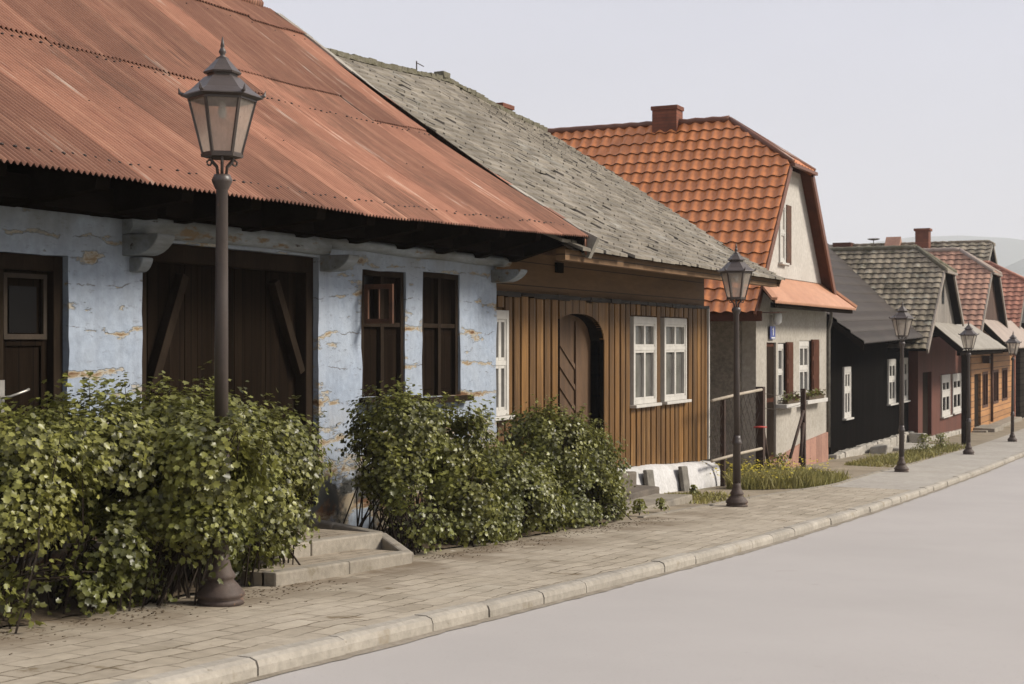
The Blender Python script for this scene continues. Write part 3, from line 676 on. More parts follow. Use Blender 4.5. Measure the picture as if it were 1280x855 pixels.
sid.build('plank_cladding', M['plankwood'], th); bat.build('batten', M['plankdark'], th)
b = MB()
for k in range(22):
    a = lerp(TU0, TU1, k / 22); c = lerp(TU0, TU1, (k + 1) / 22); b.rough_box(a, c, TV - .06, TV + .05, .585 + .02 * nz(a, 0, 3), .64 + .02 * nz(a, 3, 3), .01)
b.build('ledge', M['plankdark'], th)
# small dark vent and number over the boarding
b = MB(); b.box(18.2, 18.42, TV - .0, TV + .06, .96, 1.10); b.build('vent', M['soffit'], th)
# arched doorway: deep reveal, plank door with diagonal boards
ap = MB(); n = 14
arcp = [(18.26, -2.2)] + [(lerp(18.26, 19.87, k / n), (ARC(min(19.869, max(18.251, lerp(18.26, 19.87, k / n)))) or .02)) for k in range(n + 1)] + [(19.87, -2.2)]
for (a, c) in zip(arcp, arcp[1:]):
    ap.face([(a[0], TV - .01, a[1]), (c[0], TV - .01, c[1]), (c[0], TV + .55, c[1]), (a[0], TV + .55, a[1])])
ap.build('doorway', M['soffit'], th)
b = MB(); b.prism([(p[0] - .002, p[1] - .003) for p in arcp], TV + .20, TV + .24); dd = b.build('door', M['arch'], th)
b = MB()
for k in range(7):
    z = -2.0 + k * .3; b.bar((18.3, TV + .195, z + .45), (19.3, TV + .195, z - .2), .06, .03, up=(0, 1, 0))
b.box(19.25, 19.29, TV + .17, TV + .20, -2.2, .3)
b.build('door_board', M['arch'], dd)
# white windows
for (w0, w1) in wins: casement(th, w0, w1, TV - .02, -.98, .40, fr=.068, split=.635)
casement(th, 16.02, 16.5, TV - .05, -.93, .40, fr=.07, split=.5)
b = MB(); b.box(TU1 - .005, TU1 + .05, TV - .05, TV + .10, -2.1, .62); b.build('corner_board', M['white'], th)
# plinth, bulging
b = MB(); rows = []
for k in range(50):
    u = lerp(16.0, 25.25, k / 49); t = lerp(-1.72, -2.13, (u - 16.1) / 8.7) + .03 * nz(u, 0, .9, 2)
    gb = g(u) - .12; o = .05 * nz(u, 2, 1.1, 6); e = max(0, (u - 24.7) / .55)
    rows.append([(u, TV - .34 + o + e * e * .3, gb), (u, TV - .31 + o + e * e * .3, lerp(gb, t, .5)), (u, TV - .25 + o + e * e * .3, lerp(gb, t, .85)), (u, TV - .16 + o * .5 + e * e * .25, t - e * .08), (u, TV + .12, t + .02 - e * .08)])
rows.append([(25.32, TV + .25, p[2]) for p in rows[-1]])
b.grid(rows); b.build('plinth', M['whitewash'], th)
# shingle roof: individual shingles over a boarded deck
GV = [6.80, 7.68, 8.75, 9.86, 11.0, 11.6]; GZ = [1.115, 1.60, 2.32, 3.06, 3.82, 4.22]
def ridge_sag(u): return float(np.interp(u, [16, 17.7, 19.5, 21.4, 23, 25.5], [.0, .03, .12, .22, .06, -.10]))
def sz(u, v):
    t = max(0, (v - 6.8) / 4.8); return float(np.interp(v, GV, GZ)) + ridge_sag(u) * t ** 2 + .03 * nz(u, v, .45, 8) * t
GU0, GU1 = 15.9, 25.5
b = MB(); uu = np.linspace(GU0, GU1 - .03, 30); vv = np.linspace(6.86, 11.6, 16)
b.grid([[(u, v, sz(u, v) - .03) for v in vv] for u in uu]); b.grid([[(u, 23.2 - v, sz(u, v) - .03) for v in vv] for u in uu])
b.build('roof_deck', M['soffit'], th)
b = MB(); v = 6.80; rowi = 0
while v < 11.5:
    ex = .165; u = GU0 + random.uniform(-.15, 0)
    while u < GU1:
        wd = random.uniform(.12, .30); e = min(u + wd, GU1 + random.uniform(0, .03))
        if u < GU0 - .001: u = GU0
        if random.random() > .028 and e - u > .04:
            jv = random.gauss(0, .009) - (.025 if random.random() < .04 else 0); up = v + ex * 1.75
            up = min(up, 11.62); lf = abs(random.gauss(0, .003)) + (.014 if random.random() < .05 else 0)
            gp = random.uniform(.002, .008)
            v0 = v + jv; th_ = .034
            zL0, zR0, zL1, zR1 = sz(u, v0) + .026 + lf, sz(e, v0) + .026 + lf * random.uniform(.3, 1), sz(u, up) - .012, sz(e, up) - .012
            b.hexa([(u + gp, v0, zL0 - th_), (e - gp, v0, zR0 - th_), (e - gp, up, zR1 - th_), (u + gp, up, zL1 - th_),
                    (u + gp, v0, zL0 + .006), (e - gp, v0, zR0 + .006), (e - gp, up, zR1), (u + gp, up, zL1)], 0, random.random())
        u = e
    v += ex; rowi += 1
b.grid([[(u, 23.2 - v, sz(u, v) + .0) for v in vv] for u in uu], 0, .5)
b.build('roof', M['shingle'], th, fix=False)
b = MB()
for u in np.arange(GU0, GU1, .16):      # ridge boards furred with moss
    h = .02 + .04 * abs(nz(u, 1, 2.3, 4)); b.rough_box(u, u + .17, 11.5, 11.7, sz(u, 11.6) - .05, sz(u, 11.6) + h, .012)
b.rough_box(21.3, 21.5, 11.5, 11.7, sz(21.4, 11.6), sz(21.4, 11.6) + .09, .02)
b.build('ridge', M['moss'], th)
b = MB()
b.box(GU0, GU1 - .05, 6.93, 7.05, .99, 1.12); b.box(GU0 + .3, GU1 - .1, 7.05, 8.1, 1.22, 1.25)
for k in range(9): u = lerp(16.7, 25.2, k / 8); b.prismu([(6.95, 1.13), (8.2, 1.8), (8.2, 1.2), (7.2, 1.08)], u - .06, u + .06)
b.build('eaves_boarding', M['brownwall'], th)
b = MB(); b.prismu([(6.86, 1.12), (11.6, 4.05), (11.6, 3.9), (6.9, .99)], GU1 - .06, GU1 - .01); b.build('verge_board', M['brownwall'], th)
b = MB(); b.box(24.75, 25.2, 12.1, 12.5, 3.2, 4.50); b.box(24.72, 25.23, 12.07, 12.53, 4.50, 4.58); ch = b.build('chimney', M['brick'], th)
b = MB(); b.tube([(21.6, 12.2, 4.4), (21.6, 12.2, 4.83)], .012, 5); b.tube([(21.6, 12.2, 4.80), (21.85, 12.2, 4.78)], .008, 5); b.build('aerial', M['rust'], ch)

# ------------------------------------------------------------------ street-gable houses: ridge runs away from the street
def tile_slope(mb, side, um, zr, slope, hw, v0, vr, zh_hw, v1, pitch, rowl, amp, step, mi=0, gone=0.0, cols=None):
    """one roof slope. side -1 / +1; zr ridge height; slope dz/du; hw half-width; v0 verge at the street; vr ridge start (half-hip); zh_hw half-width of the half-hip's foot; v1 back"""
    L_ = hw * math.sqrt(1 + slope ** 2); nr = max(3, int(round(L_ / rowl)))
    nrm = (slope / math.sqrt(1 + slope ** 2), 1 / math.sqrt(1 + slope ** 2))
    n = int((v1 - v0) / pitch * 8)
    for r in range(nr):
        rows = []
        for (t, lift) in ((r / nr, 0.0), ((r + .55) / nr, step * .45), ((r + .985) / nr, step * .95), ((r + 1.03) / nr, step)):
            t = min(t, 1.03); du = hw * t; row = []
            vs = v0 if du > zh_hw else lerp(vr, v0, du / zh_hw)
            for i in range(n + 1):
                v = lerp(v0, v1, i / n)
                if v < vs: v = vs
                wv = (.5 + .5 * math.sin(2 * math.pi * v / pitch)) ** .8 * amp + lift + .006 * nz(v, t * 9, 1.1, 5)
                row.append((um + side * (du + nrm[0] * wv), v, zr - slope * du + nrm[1] * wv))
            rows.append(row)
        k0 = len(mb.t); mb.grid(rows, mi, .5)
        nf = len(mb.t) - k0
        per = n; seed = random.random()
        for q in range(nf):
            ci = int(((q % per) / 8)); hsh = math.sin((ci * 12.9898 + r * 78.233 + seed) * 43.7) * 4375.5
            mb.t[k0 + q] = hsh - math.floor(hsh)
def pent(mb, u0, u1, v0, z0, v1, z1, inset0, inset1, mi=0, pitch=.2, amp=.02, thick=.04, rows=1):
    """lean-to roof along the front: eave (v0,z0), top (v1,z1); insets make hipped ends"""
    n = int((u1 - u0) / pitch * 6); R_ = []
    for k in range(rows * 2 + 1):
        t = k / (rows * 2); st = 0 if rows == 1 else .03 * (1 - (t * rows) % 1 if t < 1 else 0)
        a, c = u0 + inset0 * t, u1 - inset1 * t
        R_.append([(lerp(a, c, i / n), lerp(v0, v1, t), lerp(z0, z1, t) + amp * math.sin(2 * math.pi * lerp(a, c, i / n) / pitch) + st) for i in range(n + 1)])
    mb.grid(R_, mi, .5)
    mb.grid([[(p[0], p[1] + .01, p[2] - thick) for p in R_[0][::6]], [(p[0], p[1], p[2] - thick) for p in R_[-1][::6]]], mi, .3)
    mb.grid([[(p[0], p[1], p[2]) for p in R_[0]], [(p[0], p[1] + .01, p[2] - thick) for p in R_[0]]], mi, .3)

def gable_house(name, label, um, zr, slope, hwL, hwR, hh, v_verge, vr, v_wall, v_back, z_foot, mats, tilep, wallu, z_wall_top, loc_u, verge='verge', ridge_r=.09, gap=.28, group='old houses along the street', wall=True):
    h = thing(name, label, 'house', (loc_u, v_wall, g(loc_u)), group)
    pitch, rowl, amp, step = tilep
    r = MB(); 
    tile_slope(r, -1, um, zr, slope, hwL, v_verge, vr, hh, v_back, pitch, rowl, amp, step)
    tile_slope(r, +1, um, zr, slope, hwR, v_verge, vr, hh, v_back, pitch, rowl, amp, step)
    zh = zr - slope * hh
    # half-hip face
    n = int(2 * hh / pitch * 6) + 2; rows = []
    for k in range(7):
        t = k / 6; a = hh * t
        rows.append([(lerp(um - a, um + a, i / n), lerp(vr, v_verge - .06, t), lerp(zr, zh, t) + .02 + amp * .6 * math.sin(2 * math.pi * lerp(-a, a, i / n) / pitch)) for i in range(n + 1)])
    r.grid(rows, 0, .5)
    rf = r.build('roof', M[mats['roof']], h, fix=False)
    c = MB()
    c.tube([(um, v, zr + .02 + .012 * math.sin(v * 15)) for v in np.arange(vr, v_back, .2)], ridge_r, 8)
    for sgn in (-1, 1):
        c.tube([(um, vr, zr + .02), (um + sgn * hh, v_verge - .04, zh + .03)], ridge_r * .8, 8)
    c.build('ridge_cap', M[mats['cap']], rf)
    vb = MB()
    for sgn, hw in ((-1, hwL), (1, hwR)):
        vb.bar((um + sgn * hh * .98, v_verge + .0, zh - .06), (um + sgn * hw, v_verge + .0, zr - slope * hw - .06), .05, .17, up=(-sgn * slope, 0, 1))
    vb.bar((um - hh * 1.05, v_verge - .07, zh - .03), (um + hh * 1.05, v_verge - .07, zh - .03), .08, .07)
    vb.build('verge_board', M[mats['verge']], h)
    us_ = MB()     # dark underside of the overhang
    for sgn, hw in ((-1, hwL), (1, hwR)):
        us_.grid([[(um + sgn * a, vv, zr - slope * a - .07) for vv in (v_verge + .04 + max(0, 1 - a / hh) * (vr - v_verge), v_back - .05)] for a in (0.02, hh * .5, hh, hw * .6, hw - .02)])
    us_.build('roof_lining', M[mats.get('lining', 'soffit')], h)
    gw = MB(); gv = v_verge + gap
    zf = z_foot
    gw.prism([(um - (zr - zf) / slope + .0, zf), (um + (zr - zf) / slope, zf), (um + hh, zh - .02), (um - hh, zh - .02)], gv, gv + .2)
    gw.build('gable', M[mats['gable']], h)
    return h, rf, gv

# ---- orange tiled house
oh, orf, ogv = gable_house('tiled_house', 'cream house with a bright orange tiled half-hipped roof', 31.9, 5.08, 1.21, 3.72, 3.2, .98, 8.12, 9.8, 8.4, 18.5, 1.3,
    dict(roof='tile', cap='tileedge', lining='verge', verge='tileedge', gable='cream'), (.27, .325, .055, .032), None, None, 32)
b = MB()
wall_cells(b, 29.2, 35.4, -3.1, 1.42, 8.4, 8.7, [(30.0, 30.75, -2.55, -.01), (30.9, 31.9, -1.30, -.02), (32.75, 34.35, -1.28, .03)])
b.box(35.1, 35.4, 8.7, 18, -3.2, 1.0); b.box(29.2, 35.4, 18, 18.3, -3.2, 1.0)
b.prism([(29.25, 1.0), (35.1, 1.0), (31.9, 4.9)], 17.9, 18.1)
b.build('wall', mat('beige_roughcast', (.375, .345, .30), (.315, .288, .245), 1.3, rough=.97, bump=.8, bscale=42, bdist=.015, fine=.35, spots=((1.6, .60, .12, (.26, .235, .195)),)), oh)
b = MB(); b.box(29.18, 29.42, 8.705, 18, -3.2, 1.25); b.build('side_wall', M['pebble'], oh)
b = MB(); pent(b, 28.3, 35.75, 7.74, .83, 8.42, 1.42, .75, .75, pitch=.19, amp=.014)
for sgn, a, c in ((1, 28.3, 29.05), (-1, 35.75, 35.0)): b.bar((a, 7.76, .87), (c, 8.42, 1.46), .12, .06)
pr_ = b.build('pent_roof', M['pent'], oh)
b = MB(); b.box(28.5, 35.6, 7.8, 7.9, .70, .80); b.grid([[(28.4, 7.8, .79), (35.6, 7.8, .79)], [(28.9, 8.42, 1.3), (35.2, 8.42, 1.3)]]); b.build('pent_eaves', M['soffit'], oh)
b = MB(); b.box(28.18, 28.25, 8.0, 18, .42, .62); b.grid([[(28.2, 7.7, .58), (28.2, 18, .58)], [(29.25, 7.75, .62), (29.25, 18, .62)]]); b.build('side_eaves', M['verge'], oh)
b = MB(); b.box(31.68, 32.12, 11.0, 11.6, 4.6, 5.40); b.box(31.655, 32.145, 10.975, 11.625, 5.40, 5.49); b.build('chimney', M['brick'], oh)
# attic window with one open shutter
casement(oh, 30.98, 31.45, ogv - .005, 1.75, 3.08, fr=.07, split=.5, glass='greyglass', cols=1)
b = MB(); b.box(31.47, 31.87, ogv - .05, ogv - .02, 1.73, 3.05); b.build('shutter', M['redwood'], oh)
b = MB(); b.box(30.0, 30.75, 8.45, 8.5, -2.55, -.01); dd = b.build('door', M['verge'], oh)
b = MB(); b.box(30.08, 30.67, 8.43, 8.45, -1.2, -.1); b.box(30.08, 30.67, 8.43, 8.45, -2.45, -1.3); b.build('door_panel', M['darkframe'], dd)
casement(oh, 30.92, 31.42, 8.44, -1.28, -.04, fr=.07, split=.5, cols=1, sill=False); casement(oh, 32.77, 33.72, 8.44, -1.26, .02, fr=.08, split=.5, sill=False, cols=2)
for (a, c, z0, z1) in ((31.42, 31.95, -1.29, .0), (33.72, 34.38, -1.27, .06)):
    b = MB(); b.box(a, c, 8.33, 8.37, z0, z1)
    for k in range(3): b.box(a + .05, c - .05, 8.315, 8.33, lerp(z0, z1, k / 3) + .05, lerp(z0, z1, (k + 1) / 3) - .05)
    b.build('shutter', M['verge'], oh)
for (a, c, z) in ((30.75, 32.1, -1.36), (32.6, 34.55, -1.34)):
    b = MB(); b.box(a, c, 8.16, 8.42, z - .09, z); b.build('sill', M['white'], oh, bevel=.01)
b = MB(); b.box(30.1, 30.5, 8.345, 8.36, .06, .34); pl_ = b.build('number_plate', M['plate'], oh)
b = MB(); b.box(30.28, 30.325, 8.335, 8.344, .14, .31); b.bar((30.22, 8.34, .26), (30.30, 8.34, .305), .03, .008); b.box(30.16, 30.44, 8.335, 8.344, .075, .105); b.build('numeral', M['enamel'], pl_)
b = MB(); b.lathe((30.35, 8.26, .37), [(.03, 0), (.085, .05), (.10, .15), (.09, .24), (.04, .28)], 14); b.tube([(30.35, 8.42, .6), (30.35, 8.26, .64)], .02, 6); b.build('wall_lamp', M['enamel'], oh)
b = MB()
rows = [(32.2, -2.05), (35.42, -2.3)]
b.prism([(29.15, -2.62), (31.0, -2.5), (33.0, -2.32), (35.43, -2.22), (35.43, -3.3), (29.15, -3.3)], 8.36, 8.402); b.build('plinth', M['pinkplinth'], oh)
b = MB(); b.tube([(35.5, 8.3, .75), (35.5, 8.32, .5), (35.45, 8.36, .3), (35.45, 8.36, -2.6)], .045, 8); b.build('downpipe', M['slab'], oh)
# flower boxes on the two sills
for (a, c, z, lab) in ((30.95, 31.95, -1.36, 'small flower box on the sill next to the dark brown door'), (32.85, 34.3, -1.34, 'longer flower box on the wide sill right of the brown door')):
    fb = thing('flower_box', lab, 'flower box', ((a + c) / 2, 8.24, z), 'flower boxes on the cream house sills')
    b = MB(); b.box(a, c, 8.19, 8.31, z + .004, z + .09); b.build('trough', M['soil'], fb)
    b = MB()
    for _ in range(190):
        u, v, zz = random.uniform(a - .05, c + .05), random.gauss(8.24, .06), z + .08 + abs(random.gauss(0, .065)); r = random.uniform(.02, .045)
        q = Vector((random.uniform(-1, 1), random.uniform(-1, 1), random.uniform(-1, 1))).normalized() * r; p = Vector((q.y, -q.z, q.x))
        b.face([(u - q.x, v - q.y, zz - q.z), (u + p.x, v + p.y, zz + p.z), (u + q.x, v + q.y, zz + q.z), (u - p.x, v - p.y, zz - p.z)], 1 if random.random() < .3 else 0, random.random())
    b.build('foliage', [M['leaf'], M['redpetal']], fb, fix=False)

# ---- black boarded house
kh = thing('black_house', 'black boarded house with a dark grey metal roof and white windows', 'house', (42, 8.6, g(42)), 'old houses along the street')
kw = [(38.05, 38.85, -2.02, -.66), (44.0, 45.1, -1.87, -.52), (46.0, 47.1, -1.86, -.50)]
b = MB(); wall_cells(b, 36.7, 48.7, -3.6, .5, 8.6, 8.85, [])
b.box(36.7, 36.95, 8.85, 15, -3.6, .5); b.box(48.45, 48.7, 8.85, 15, -3.6, .5); b.box(36.7, 48.7, 15, 15.2, -3.6, .5)
b.prismu([(8.6, .5), (8.6, .62), (11.9, 3.3), (15.2, .6), (15.2, .5)], 36.7, 36.95); b.prismu([(8.6, .5), (8.6, .62), (11.9, 3.3), (15.2, .6), (15.2, .5)], 48.45, 48.7)
b.build('wall', M['blackwood'], kh)
for a, c, z0, z1 in kw: casement(kh, a, c, 8.58, z0, z1, fr=.095, split=.55, proud=.03)
b = MB()
def kz(u, v): return lerp(-.06, .20, (u - 36.1) / 12.8) + (v - 7.62) * .80
nr = 13
for r in range(nr):
    va, vb_ = lerp(7.62, 12.0, r / nr), lerp(7.62, 12.0, (r + 1) / nr); n = 12 * 60
    st = .06 if r < 3 else .036
    rows = []
    for t, lf in ((0, st), (.02, st), (.5, st * .5), (1.02, 0)):
        v = lerp(va, vb_, t); rows.append([(u, v, kz(u, v) + lf + (.03 if r < 3 else .014) * (.5 + .5 * math.sin(2 * math.pi * u / .24)) - (.05 if t == 0 else 0)) for u in np.linspace(36.1, 48.9, n + 1)])
    b.grid(rows, 0, random.random())
b.grid([[(u, 12.0 + (12.0 - v), kz(u, v)) for v in (7.62, 12.0)] for u in (36.1, 48.9)], 0)
b.build('roof', M['sheetgrey'], kh, fix=False)
b = MB(); b.grid([[(u, v, kz(u, v) - .06) for v in (7.68, 9, 11.9)] for u in (36.2, 42, 48.8)])
for ue in (36.14, 48.86): b.prismu([(7.64, kz(ue, 7.64) - .01), (12, kz(ue, 12) - .01), (12, kz(ue, 12) - .18), (7.64, kz(ue, 7.64) - .16)], ue - .03, ue + .03)
b.build('eaves_boarding', M['soffit'], kh)
b = MB()
for k in range(40):
    u = lerp(36.6, 48.8, k / 40); b.rough_box(u, u + .34, 8.42, 8.75, g(u) - .2, lerp(-2.86, -2.88, k / 40) + .05 * nz(u, 0, 1.4), .03)
b.build('stone_footing', M['stone'], kh, bevel=.03)

# ---- mossy roofed, red-brown house
mh, mrf, mgv = gable_house('mossy_house', 'red-brown boarded house under a mossy grey tiled gable roof', 48.1, 3.06, .80, 4.1, 3.0, 1.0, 7.42, 8.45, 7.9, 17, .62,
    dict(roof='mosstile', cap='moss', verge='greyverge', gable='greyboards'), (.25, .27, .022, .034), None, None, 49, ridge_r=.1)
b = MB(); b.box(48.35, 48.72, mgv - .02, mgv + .02, 1.25, 2.0); b.build('gable_vent', M['darkglass'], mh)
rbv = 8.3
rw = [(51.85, 53.65, -2.62, -1.16), (54.3, 56.3, -2.60, -1.17)]
b = MB(); wall_cells(b, 47.45, 57.0, -3.8, .62, rbv, rbv + .25, [(48.3, 50.0, -3.6, -1.0)])
b.box(47.45, 47.7, rbv + .25, 16, -3.7, .2); b.box(56.75, 57.0, rbv + .25, 16, -3.7, .2); b.box(47.45, 57.0, 16, 16.2, -3.7, .2)
b.build('wall', M['redbrown'], mh)
b = MB(); b.box(48.3, 50.0, rbv + .12, rbv + .16, -3.6, -1.0); b.build('door', M['darkframe'], mh)
for a, c, z0, z1 in rw: casement(mh, a, c, rbv - .03, z0, z1, fr=.13, split=.55, proud=.03)
b = MB(); pent(b, 45.5, 56.2, 6.62, -.245, 7.75, .66, .35, .9, pitch=.9, amp=.012, rows=4); b.build('pent_roof', M['pentgrey'], mh)
b = MB(); b.bar((45.5, 6.66, -.28), (45.9, 7.75, .60), .1, .16); b.box(45.6, 56.0, 6.72, 6.82, -.42, -.29); b.grid([[(45.6, 6.7, -.30), (56, 6.7, -.30)], [(45.8, 7.8, .56), (55.4, 7.8, .56)]]); b.build('pent_eaves', M['soffit'], mh)
b = MB(); b.box(47.6, 48.0, 6.75, 6.98, g(48) - .05, -.32); b.build('porch_post', M['darkframe'], mh, bevel=.02)
b = MB()
for k in range(26):
    u = lerp(47.4, 56.9, k / 26); b.rough_box(u, u + .37, rbv - .12, rbv + .1, g(u) - .2, g(u) + .14, .03)
b.build('stone_footing', M['stone'], mh, bevel=.03)

# ---- orange log house under the faded terracotta gable
ph, prf, pgv = gable_house('log_house', 'orange log house with a faded pinkish terracotta gable roof', 59.6, 3.66, .80, 4.6, 3.8, 1.2, 7.42, 8.8, 7.75, 19, .9,
    dict(roof='terra', cap='pentpink', verge='greyverge', gable='browngable'), (.30, .32, .03, .035), None, None, 60, ridge_r=.11)
OV = 8.0
ow = [(60.15, 61.7, -2.65, -1.2), (63.4, 65.1, -2.62, -1.18), (66.3, 68.2, -2.6, -1.15)]
b = MB(); wall_cells(b, 57.08, 70.3, -3.9, .9, OV, OV + .25, [(57.9, 59.7, -3.4, -1.25)] + ow)
b.box(57.08, 57.3, OV + .25, 18, -3.9, .2); b.box(70.05, 70.3, OV + .25, 18, -3.9, .2); b.box(57.08, 70.3, 18, 18.2, -3.9, .2)
b.build('wall', M['orangelog'], ph)
b = MB(); b.box(57.9, 59.7, OV + .1, OV + .15, -3.4, -1.25); b.build('door', M['darkframe'], ph)
for a, c, z0, z1 in ow:
    b = MB()
    for q in (a, c - .12): b.box(q, q + .12, OV - .02, OV + .09, z0, z1)
    b.box(a + .12, c - .12, OV - .02, OV + .09, z0, z0 + .1); b.box(a + .12, c - .12, OV - .02, OV + .09, z1 - .1, z1); b.box((a + c) / 2 - .04, (a + c) / 2 + .04, OV - .01, OV + .09, z0 + .1, z1 - .1)
    wn_ = b.build('window', M['redwood'], ph); b = MB(); b.box(a + .05, c - .05, OV + .09, OV + .11, z0 + .05, z1 - .05); b.build('pane', M['redwood'], wn_)
b = MB(); b.tube([(62.3, OV - .09, -.4), (62.3, OV - .09, -3.3)], .06, 8); b.build('downpipe', M['redwood'], ph)
b = MB(); b.box(59.9, 60.4, OV - .3, OV - .05, -.85, -.55); b.tube([(60.1, OV - .05, -.7), (60.1, OV - .4, -.65)], .03, 6); b.build('wall_lamp', M['rust'], ph)
b = MB(); b.box(70.3, 70.5, OV - .1, OV + .1, -3.5, .5); b.build('corner_post', M['terrared'], ph)
b = MB(); pent(b, 56.3, 70.0, 6.60, -.20, 7.78, .95, .5, .9, pitch=1.2, amp=.012); b.build('pent_roof', M['pentpink'], ph)
b = MB(); b.bar((56.3, 6.64, -.22), (56.8, 7.78, .90), .14, .18); b.grid([[(56.4, 6.68, -.27), (69.8, 6.68, -.27)], [(56.9, 7.8, .84), (69, 7.8, .84)]]); b.box(56.4, 69.8, 6.7, 6.82, -.38, -.27); b.build('pent_eaves', M['soffit'], ph)
b = MB()
for (a, c, v0, z1) in ((57.6, 60.2, 7.2, -3.30), (57.2, 69, 7.45, -3.39)): b.rough_box(a, c, v0, OV - .01, -3.8, z1, .015)
b.build('doorstep', M['concrete'], ph, bevel=.02)

# ---- third: red tiles, dark logs
lh, lrf, lgv = gable_house('dark_log_house', 'dark log house with a small red tiled roof at the right edge', 71.6, 3.75, .80, 4.4, 4.0, 1.2, 7.42, 9.2, 7.75, 20, .7,
    dict(roof='terrared', cap='terrared', verge='greyverge', gable='browngable'), (.32, .34, .03, .035), None, None, 72, ridge_r=.11)
b = MB(); b.box(70.6, 77, 7.7, 8.0, -4, .9); b.box(70.6, 70.9, 8, 19, -4, .4); b.box(76.7, 77, 8, 19, -4, .4); b.box(70.6, 77, 19, 19.2, -4, .4); b.build('wall', M['log'], lh)
b = MB(); b.box(70.9, 72.0, lgv - .03, lgv + .02, .9, 2.2); b.build('gable_vent', M['darkglass'], lh)
# ---- tall grey tiled house behind the others
gh, grf, ggv = gable_house('grey_roofed_house', 'distant house with a tall grey tiled ridge and brick chimney behind the terracotta roofs', 80.0, 5.32, .62, 6.0, 6.0, .25, 10.1, 10.3, 10.4, 24, -3.0,
    dict(roof='mosstile', cap='mosstile', verge='pentgrey', gable='cream'), (.5, .45, .05, .05), None, None, 80, ridge_r=.1)
b = MB(); b.box(74.6, 85.4, 10.45, 23, -4.2, 1.8); b.build('wall', M['cream'], gh)
b = MB(); b.box(78.9, 79.6, 13.25, 13.95, 4.3, 5.95); b.box(78.84, 79.66, 13.18, 14.02, 5.95, 6.08); b.build('chimney', M['brick'], gh)
b = MB(); b.box(79.4, 80.4, 17.5, 18.5, 5.1, 5.48); b.build('roof_hatch', M['verge'], gh)
b = MB(); b.lathe((79.6, 16.3, 5.55), [(.02, -.3), (.02, 0), (.3, .05), (.34, .1)], 14, cap=False); b.build('dish_aerial', M['slab'], gh)
b = MB(); b.prism([(79.3, 5.0), (80.7, 5.0), (80, 5.75)], 14.9, 15.7); b.build('dormer', M['terra'], gh)

